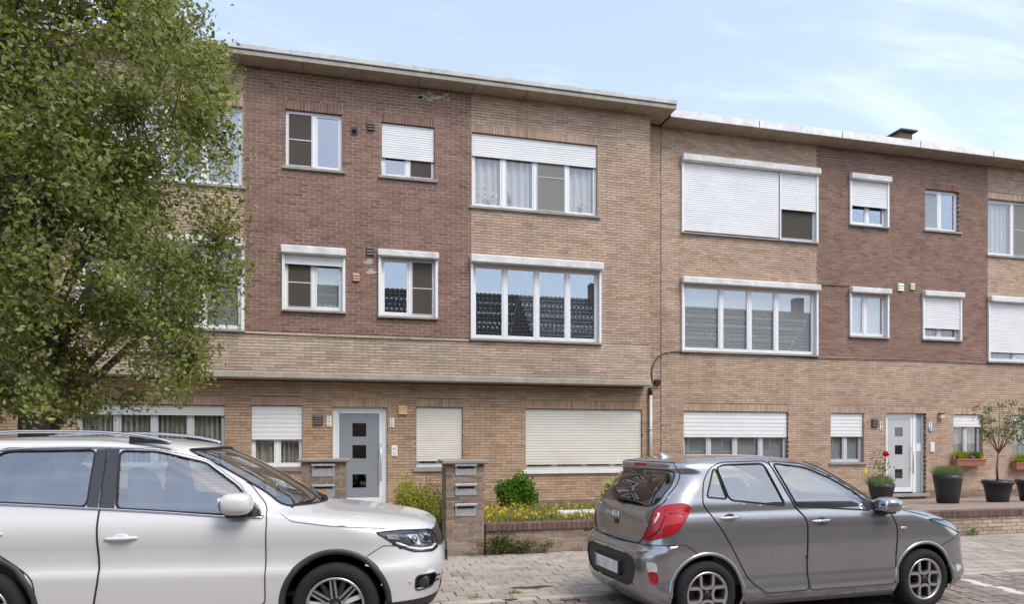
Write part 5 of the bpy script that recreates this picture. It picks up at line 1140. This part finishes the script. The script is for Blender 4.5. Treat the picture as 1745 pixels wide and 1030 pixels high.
# ------------------------------------------------------------------ plants
def leaf_quads(C, D, Nn, L, Wd, fold=.25):
    """one folded leaf per row: base C, direction D, up Nn"""
    n = len(C); S = np.cross(D, Nn); S /= np.maximum(np.linalg.norm(S, axis=1, keepdims=True), 1e-6); L = L[:, None]; Wd = Wd[:, None]
    m = C + D*L*.5 - Nn*L*fold*.25; tip = C + D*L; a = m + S*Wd*.5 + Nn*Wd*fold; b = m - S*Wd*.5 + Nn*Wd*fold
    V = np.stack([C, a, tip, b], 1).reshape(-1, 3); I = np.arange(n)*4; F = np.stack([np.stack([I, I+1, I+2], 1), np.stack([I, I+2, I+3], 1)], 1).reshape(-1, 3)
    return V, F
def fast_mesh(name, V, F, mats, parent=None, local=False, mi=None):
    me = bpy.data.meshes.new(name); me.vertices.add(len(V)); me.vertices.foreach_set('co', np.asarray(V, np.float32).ravel()); k = F.shape[1]
    me.loops.add(F.size); me.loops.foreach_set('vertex_index', F.astype(np.int32).ravel()); me.polygons.add(len(F)); me.polygons.foreach_set('loop_start', np.arange(0, F.size, k, dtype=np.int32)); me.polygons.foreach_set('loop_total', np.full(len(F), k, np.int32))
    for m in (mats if isinstance(mats, (list, tuple)) else [mats]): me.materials.append(MAT[m])
    if mi is not None: me.polygons.foreach_set('material_index', np.asarray(mi, np.int32))
    me.update(calc_edges=True); me.validate(); return link(bpy.data.objects.new(name, me), parent, local)
def unit(n, zb=0.):
    d = RNG.normal(size=(n, 3)); d[:, 2] += zb; return d/np.linalg.norm(d, axis=1, keepdims=True)
def leaves_at(C, L0, L1, ratio=.6, up=.4):
    n = len(C); D = unit(n, -.1); Nn = unit(n, up); Nn -= D*(Nn*D).sum(1, keepdims=True); Nn /= np.maximum(np.linalg.norm(Nn, axis=1, keepdims=True), 1e-6); L = RNG.uniform(L0, L1, n); return leaf_quads(C, D, Nn, L, L*ratio)
def bush(name, label, cat, c, r, n, mat, L=(.05, .08), stems=8, group=None, ratio=.55, shell=.55, mats2=None):
    t = thing(name, label, cat, (c[0], c[1], c[2]), 0, group)
    d = unit(n); d[:, 2] = np.abs(d[:, 2])*1.0 - .25*(RNG.random(n) < .4); lump = 1 + .16*np.sin(5*d[:, 0]+3*d[:, 2]+c[0]) + .12*np.sin(7*d[:, 1]-4*d[:, 2]); rad = (shell+(1-shell)*RNG.random(n)**.6)*lump
    C = np.array(c) + np.array([0, 0, r[2]*.28]) + d*rad[:, None]*np.array([r[0], r[1], r[2]*.72]); C = C[C[:, 2] > c[2]-.02]
    V, F = leaves_at(C, *L, ratio); tag(fast_mesh('foliage', V, F, mat, t), kind='stuff')
    mb = MB()
    for k in range(stems): a = RNG.uniform(0, 6.28); mb.tube([(c[0]+.03*math.cos(a), c[1]+.03*math.sin(a), c[2]-.03), (c[0]+r[0]*.3*math.cos(a), c[1]+r[1]*.3*math.sin(a), c[2]+r[2]*.5), (c[0]+r[0]*.6*math.cos(a), c[1]+r[1]*.6*math.sin(a), c[2]+r[2]*.8)], [.014, .009, .004], 5)
    tag(obj('stem', mb, 'stem_brown', t), kind='stuff'); return t
def tuft(par, name, c, r, n, h, mat, w=.008, lean=.5):
    """upright blades from a patch"""
    a = RNG.uniform(0, 2*PI, n); q = np.sqrt(RNG.random(n)); B = np.stack([c[0]+r[0]*q*np.cos(a), c[1]+r[1]*q*np.sin(a), np.full(n, c[2])], 1); H = RNG.uniform(h*.45, h, n); d = np.stack([RNG.normal(0, lean, n), RNG.normal(0, lean, n), np.ones(n)], 1)
    d /= np.linalg.norm(d, axis=1, keepdims=True); s = np.stack([np.cos(a+1.3), np.sin(a+1.3), np.zeros(n)], 1)*w; T = B + d*H[:, None]; M = B + d*H[:, None]*.55 + np.array([0, 0, .04])*H[:, None]
    V = np.stack([B-s, B+s, M+s*.9, M-s*.9, T], 1).reshape(-1, 3); I = np.arange(n)*5; F = np.concatenate([np.stack([I, I+1, I+2], 1), np.stack([I, I+2, I+3], 1), np.stack([I+3, I+2, I+4], 1)]); return tag(fast_mesh(name, V, F, mat, par), kind='stuff')
# street tree
def street_tree():
    YT = 9.0; xt, _ = at(62, 700, YT); t = thing('street_tree', 'large leafy tree overhanging the white car and the left house front', 'tree', (xt, YT, 0))
    trunk = MB(); P = [(xt, YT, -.05), (xt+.02, YT, .9), (xt-.03, YT+.03, 1.8), (xt+.02, YT, 2.6)]; trunk.tube(P, [.24, .18, .165, .15], 12); obj('trunk', trunk, 'bark', t)
    tips = []
    def target():
        while True:
            px, py = RNG.uniform(-420, 442), RNG.uniform(-330, 715); Yd = YT + RNG.normal(0, 1.1)
            # outline of the crown in elevation, read from the photograph
            edge = np.interp(py, [-330, -150, 0, 60, 110, 160, 220, 300, 370, 440, 500, 545, 580, 620, 660, 690, 715], [150, 260, 338, 384, 404, 410, 416, 422, 418, 442, 440, 412, 392, 380, 405, 262, 170])
            if px > edge + RNG.normal(0, 12): continue
            e = max(0, (edge-px)/130); 
            if RNG.random() > .22 + .78*min(1, e): continue
            x, z = at(px, py, Yd); 
            if abs(Yd-YT) > 2.4: continue
            lump = math.sin(2.7*x+1.9*z+.5) + math.sin(3.9*z-2.1*x+2.) + math.sin(3.1*Yd+1.4*z)      # clumps of foliage with gaps between
            if lump < -.15 and RNG.random() < .82: continue
            return np.array([x, Yd, z])
    bm = MB(); limbs = []
    for k in range(15):
        a = RNG.uniform(0, 2*PI); h = 2.0 + 4.5*k/15; L = RNG.uniform(1.2, 2.6)*(1-.045*k); e = np.array([xt+L*math.cos(a), YT+L*.75*math.sin(a), h+L*RNG.uniform(.5, 1.1)]); b0 = np.array([xt, YT, min(2.6, h*.75)]) if k < 8 else np.array([xt+.1*math.cos(a), YT, 2.55+.25*(k-8)])
        m = (b0+e)/2 + np.array([0, 0, .25]); limbs.append((b0, m, e)); bm.tube([b0, b0*.5+m*.5+[0, 0, .08], m, m*.5+e*.5+[0, 0, .06], e], [.06, .05, .04, .028, .014], 7)
    P = [np.array([xt, YT, 2.5]), np.array([xt+.1, YT+.1, 4.2]), np.array([xt-.1, YT, 6.2]), np.array([xt, YT, 8.5])]; bm.tube(P, [.11, .085, .055, .02], 8)
    nodes = np.array([p for l in limbs for p in (l[0]*.6+l[1]*.4, l[1], l[1]*.5+l[2]*.5, l[2])] + P[1:]); N = 4500; C = []
    for k in range(N):
        g = target(); d = np.linalg.norm(nodes-g, axis=1); j = int(np.argmin(d + RNG.uniform(0, .4, len(d)))); s0 = nodes[j]
        if len(nodes) < 420 and d[j] > .35: nodes = np.vstack([nodes, s0*.4+g*.6])
        if d[j] > .12 and d[j] < 1.0: mm = s0*.5+g*.5+RNG.normal(0, .08, 3); bm.tube([s0, mm, g], [.007, .005, .003], 4, cap=False)
        m = int(RNG.integers(24, 62)); dv = (g-s0)/max(d[j], .01); q = RNG.random(m)[:, None]; sp = RNG.normal(0, 1, (m, 3))*np.array([.095, .095, .075]); C.append(g - dv*q*.38 + sp)
    tag(obj('branches', bm, 'bark', t), kind='stuff')
    C = np.concatenate(C); V, F = leaves_at(C, .040, .078, .60, .35); tag(fast_mesh('crown', V, F, 'tree_leaf', t), kind='stuff')
street_tree()
# front garden of the left building
def gpos(px, Y, z=None): return xat(px, Y), Y, gz(Y) if z is None else z
bush('round_shrub', 'bright green rounded shrub against the wall between two shutters', 'shrub', gpos(879, 14.3, .12), (.43, .40, .72), 5200, 'bush_leaf', (.05, .09))
bush('golden_shrub', 'yellow green shrub left of the pillar with three letterboxes', 'shrub', (xat(705, 10.6), 10.6, .0), (.42, .38, 1.0), 7000, 'gold_leaf', (.035, .065), ratio=.4)
bush('dull_shrub', 'dull olive shrub just behind the pillar with three letterboxes', 'shrub', (xat(742, 10.9), 10.9, .0), (.34, .3, .98), 3200, 'dull_leaf', (.03, .055), 14, ratio=.4, shell=.3)
bush('low_shrub', 'fresh green low plant at the foot of the pillar, above the headlight', 'shrub', (xat(742, 10.1), 10.1, .0), (.22, .22, .55), 900, 'grass_blade', (.05, .09), ratio=.3)
for px, Y, rr, zz, n in ((1062, 12.4, .34, .98, 1100), (1200, 11.6, .75, .95, 2200), (1300, 11.4, .6, .9, 1600)):
    lab = {1062: 'pale hydrangea peeping out left of the grey car roof', 1200: 'hydrangea seen through the rear side window of the grey car', 1300: 'hydrangea seen through the front side window of the grey car'}[px]
    c = (xat(px, Y), Y, gz(Y)); t_ = bush('hydrangea', lab, 'shrub', c, (rr, .45, zz-.25), n, 'bush_leaf', (.06, .11), group='hydrangeas behind the grey car')
    for k in range(int(14*rr/.5)):
        a = RNG.uniform(0, 2*PI); q = math.sqrt(RNG.random()); h = (c[0]+rr*.95*q*math.cos(a), c[1]+.45*q*math.sin(a), c[2]+(zz-.25)*(1.02-.35*q*q)); d = unit(170); V, F = leaves_at(np.array(h)+d*.085*RNG.uniform(.7, 1.05, (170, 1)), .022, .035, .9); tag(fast_mesh('flower_head', V, F, 'hydrangea_bloom', t_), kind='stuff')
def flower_field():
    x0, x1 = xat(830, YP+.2), XB12-.1; n = 9000; x = RNG.uniform(x0, x1, n); y = YP+.22+(YG-YP-.6)*RNG.random(n)**1.5; z = gz(y); H = RNG.uniform(.05, .20, n)*np.where(RNG.random(n) < .1, 1.5, 1); B = np.stack([x, y, z], 1); d = np.stack([RNG.normal(0, .35, n), RNG.normal(0, .35, n), np.ones(n)], 1); d /= np.linalg.norm(d, axis=1, keepdims=True)
    a = RNG.uniform(0, 2*PI, n); s = np.stack([np.cos(a), np.sin(a), 0*a], 1)*.010; T = B+d*H[:, None]; V = np.stack([B-s, B+s, T], 1).reshape(-1, 3); I = np.arange(n)*3; F = np.stack([I, I+1, I+2], 1)
    tag(fast_mesh('meadow_grass', V, F, 'meadow_blade'), 'dry yellowish grass covering the front garden behind the low wall', 'grass', kind='stuff')
    den = np.exp(-((x-x0)/1.3)**2)*.17+.018; k = RNG.random(n) < den*.9; C = T[k]; V, F = leaves_at(np.repeat(C, 4, 0)+RNG.normal(0, .010, (4*len(C), 3)), .022, .036, .9, 2.); tag(fast_mesh('yellow_flowers', V, F, 'petal_yellow'), 'small yellow flowers dotted over the front garden grass', 'flowers', kind='stuff')
    k = RNG.random(n) < .35; V, F = leaves_at(B[k]+np.array([0, 0, .04]), .04, .08, .5); tag(fast_mesh('meadow_leaves', V, F, 'weed_leaf'), 'low green leaves among the garden grass', 'ground cover', kind='stuff')
flower_field()
p = gpos(985, 10.9); tag(obj('white_slab', MB().cbox(p[0]-.34, p[0]+.34, p[1]-.16, p[1]+.16, p[2]+.0, p[2]+.12, .02), 'white_stone'), 'flat white stone lying in the garden left of the grey car', 'stone')
def wall_weed(label, px, py, w, h, n, mat='weed_leaf'):
    x, z = at(px, py, YP-.02); t_ = thing('wall_weed', label, 'weed', (x, YP, 0), 0, 'weeds along the garden walls'); C = np.stack([x+RNG.normal(0, w*.38, n), YP-.03-np.abs(RNG.normal(0, .05, n)), z+RNG.normal(0, h*.34, n)], 1); C = C[C[:, 2] > .01]; V, F = leaves_at(C, .025, .055, .55); tag(fast_mesh('foliage', V, F, mat, t_), kind='stuff')
    mb = MB(); mb.tube([(x, YP-.01, .0), (x-.03, YP-.04, z), (x+.05, YP-.05, z+h*.4)], [.006, .005, .003], 5); obj('stem', mb, 'stem_brown', t_)
wall_weed('leafy weed trailing down the low garden wall beside the pillar', 852, 927, .34, .18, 700); wall_weed('end of the trailing weed hugging the garden wall', 890, 930, .36, .10, 380); wall_weed('small weed sprouting from the garden wall near the grey car', 931, 928, .10, .06, 90); wall_weed('small weed at the foot of the terrace wall right of the grey car', 1656, 906, .14, .10, 110, 'grass_blade')
for lab, px, py, n in (('grass tuft between pavers near the white bumper', 877, 1013, 60), ('tiny grass tuft at the pavement edge by the white car', 810, 1020, 30), ('moss tuft along the foot of the letterbox pillar', 800, 948, 40)):
    k = HC*FPX/(py-HYP); a = (px-CXP)/FPX; x, y = (a*CS+SN)*k, (-a*SN+CS)*k; t_ = thing('grass_tuft', lab, 'grass tuft', (x, y, 0), 0, 'tufts in the pavement joints'); tuft(t_, 'blades', (x, y, -.005), (.09, .04), n, .06, 'grass_blade', .005, .8)
def dirt(label, px, py, rx, ry, n=26):
    k = HC*FPX/(py-HYP); a = (px-CXP)/FPX; x, y = (a*CS+SN)*k, (-a*SN+CS)*k; V = [(x, y, .0075)] + [(x+rx*math.cos(t)*(1+.35*math.sin(3*t+px)+RNG.uniform(-.15, .15)), y+ry*math.sin(t)*(1+.3*math.cos(2*t)+RNG.uniform(-.15, .15)), .0072) for t in np.linspace(0, 2*PI, n, endpoint=False)]
    tag(obj('dirt_patch', MB().add(V, [(0, i+1, (i+1) % n+1) for i in range(n)]), 'soil'), label, 'dirt', kind='stuff')
dirt('dark damp soil patch on the pavement between the cars', 905, 1003, .20, .085); dirt('dark soil along the kerb in front of the grey car', 985, 1024, .16, .04); dirt('soil spill by the kerb near the white bumper', 868, 1024, .07, .06)
# ------------------------------------------------------------------ pots and window boxes of the right building
def pot(label, px, py_top, py_base, wpx_, Y, plant, rim=True, taper=.72):
    x = xat(px, Y); zb = gz(Y); zt = zat(px, py_top, Y); s = FPX/proj(x, Y, zt)[2]; r = wpx_/2/s; t_ = thing('plant_pot', label, 'potted plant', (x, Y, zb), 0, 'black pots in front of the right building'); h = zt-zb
    prof = [(.001, zb), (r*taper*.92, zb), (r*taper, zb+.02), (r*.80, zb+h*.4), (r*.94, zt-.10)] + ([(r*.95, zt-.10), (r*1.04, zt-.095), (r*1.04, zt), (r*.97, zt), (r*.95, zt-.06)] if rim else [(r*1.0, zt), (r*.95, zt), (r*.93, zt-.05)])
    obj('pot', MB().lathe(prof, (x, Y, 0), 'z', 40), 'pot_black', t_); obj('soil', MB().lathe([(r*.95, zt-.05), (.001, zt-.035)], (x, Y, 0), 'z', 24), 'soil', t_)
    if plant == 'lavender': tuft(t_, 'lavender', (x, Y, zt-.05), (r*.95, r*.9), 900, .34, 'lavender_leaf', .007, .42)
    if plant == 'rose':
        tuft(t_, 'lavender', (x-.05, Y, zt-.05), (r*1.0, r*.9), 700, .32, 'lavender_leaf', .007, .5); obj('stem', MB().tube([(x+.02, Y, zt-.05), (x+.05, Y, zt+.35), (x+.10, Y-.02, zt+.62)], .007, 6), 'stem_brown', t_)
        V, F = leaves_at(np.array([x-.02, Y, zt+.38])+RNG.normal(0, 1, (110, 3))*np.array([.10, .07, .13]), .04, .07, .6); tag(fast_mesh('foliage', V, F, 'pot_leaf', t_), kind='stuff')
        V, F = leaves_at(np.array([x+.10, Y-.02, zt+.66])+unit(130)*.06*RNG.random((130, 1)), .04, .06, .95); tag(fast_mesh('rose_bloom', V, F, 'petal_red', t_), kind='stuff'); V, F = leaves_at(np.array([x+.14, Y-.02, zt+.36])+unit(60)*.06, .03, .05, .9); tag(fast_mesh('white_bloom', V, F, 'petal_pale', t_), kind='stuff')
    if plant == 'tree':
        mb = MB(); C = []; b0 = np.array([x, Y, zt-.05]); f = np.array([x+.02, Y, zt+.62]); mb.tube([b0, (x-.02, Y, zt+.3), f], [.026, .022, .018], 8)
        for k in range(9):
            a = -1.15+2.3*k/8; L = RNG.uniform(.75, 1.25); e = f + np.array([math.sin(a)*L*.55, RNG.normal(0, .12), L*math.cos(a*.5)]); m = f*.5+e*.5+np.array([math.sin(a)*.10, 0, -.03]); mb.tube([f, m, e], [.012, .008, .003], 5)
            for q in range(5): C.append((m if q < 2 else e*.5+m*.5 if q < 3 else e) + RNG.normal(0, .055, (26, 3)))
        obj('stem', mb, 'stem_brown', t_); V, F = leaves_at(np.concatenate(C), .035, .06, .62); tag(fast_mesh('foliage', V, F, 'pot_leaf', t_), kind='stuff')
    return t_
pot('black pot of grey green lavender below the window box', 1615, 810, 857, 46, 12.5, 'lavender', False)
pot('black pot with a thin young tree at the right', 1700, 819, 857, 45, 12.5, 'tree')
pot('black pot with a leafy young tree cut off by the right edge', 1757, 818, 856, 44, 12.5, 'tree')
pot('black pot with lavender and a red rose by the pale door', 1502, 825, 850, 42, 12.6, 'rose', False)
def window_box(label, px0, px1, pyt, pyb):
    Y = YG-.13; x0, x1 = xat(px0, Y), xat(px1, Y); z0, z1 = zat(px0, pyb, Y), zat(px0, pyt, Y); t_ = thing('window_box', label, 'window box', ((x0+x1)/2, Y, z0), 0, 'terracotta window boxes')
    mb = MB().add([(x0+.03,Y-.07,z0),(x1-.03,Y-.07,z0),(x1-.03,Y+.07,z0),(x0+.03,Y+.07,z0),(x0,Y-.10,z1),(x1,Y-.10,z1),(x1,Y+.09,z1),(x0,Y+.09,z1),(x0+.015,Y-.085,z1),(x1-.015,Y-.085,z1),(x1-.015,Y+.075,z1),(x0+.015,Y+.075,z1),(x0+.015,Y-.085,z1-.03),(x1-.015,Y-.085,z1-.03),(x1-.015,Y+.075,z1-.03),(x0+.015,Y+.075,z1-.03)],
        [(3,2,1,0),(0,1,5,4),(1,2,6,5),(2,3,7,6),(3,0,4,7),(4,5,9,8),(5,6,10,9),(6,7,11,10),(7,4,8,11),(8,9,13,12),(9,10,14,13),(10,11,15,14),(11,8,12,15)]); obj('trough', mb, 'terracotta', t_); obj('trough_lip', MB().cbox(x0-.008, x1+.008, Y-.112, Y-.098, z1-.035, z1+.004, .004), 'terracotta', t_)
    obj('soil', MB().box(x0+.016, x1-.016, Y-.084, Y+.074, z1-.06, z1-.025), 'soil', t_)
    w = x1-x0; tuft(t_, 'bright_foliage', (x0+w*.28, Y, z1-.03), (w*.22, .07), 420, .33, 'gold_leaf', .010, .35); tuft(t_, 'green_foliage', (x0+w*.74, Y, z1-.03), (w*.18, .07), 330, .30, 'pot_leaf', .010, .45)
    for fx, m in ((.55, 'petal_violet'), (.95, 'petal_yellow'), (.78, 'petal_yellow')): V, F = leaves_at(np.array([x0+w*fx, Y-.05, z1+.05])+RNG.normal(0, .03, (30, 3)), .025, .04, .9); tag(fast_mesh('blooms', V, F, m, t_), kind='stuff')
window_box('terracotta window box of yellow green plants on the sill right of the pale door', 1626, 1676, 783, 795); window_box('terracotta window box at the right edge behind the young tree', 1727, 1772, 789, 801)
# flowers standing behind the curtained top-floor window
for lab, px, py, n, m, sp in (('pink and white flowers behind the left pane of the curtained top window', 832, 336, 150, 'petal_pale', (.12, .03, .10)), ('pale bloom behind the second pane of the curtained top window', 868, 330, 50, 'petal_pale', (.04, .02, .07)), ('cream flowers behind the right pane of the curtained top window', 990, 348, 110, 'petal_pale', (.12, .03, .07))):
    x, z = at(px, py, YU+.16); t_ = thing('flower_vase', lab, 'flowers', (x, YU+.165, z-.2), 0, 'flowers inside the top window'); V, F = leaves_at(np.array([x, YU+.165, z])+RNG.normal(0, 1, (n, 3))*np.array([sp[0], .006, sp[2]]), .03, .06, .8); V[:, 1] = np.clip(V[:, 1], YU+.152, YU+.19); tag(fast_mesh('blooms', V, F, m, t_), kind='stuff'); obj('vase', MB().lathe([(.03, z-.2), (.05, z-.15), (.03, z-.06)], (x, YU+.17, 0), 'z', 16), 'bluestone', t_)
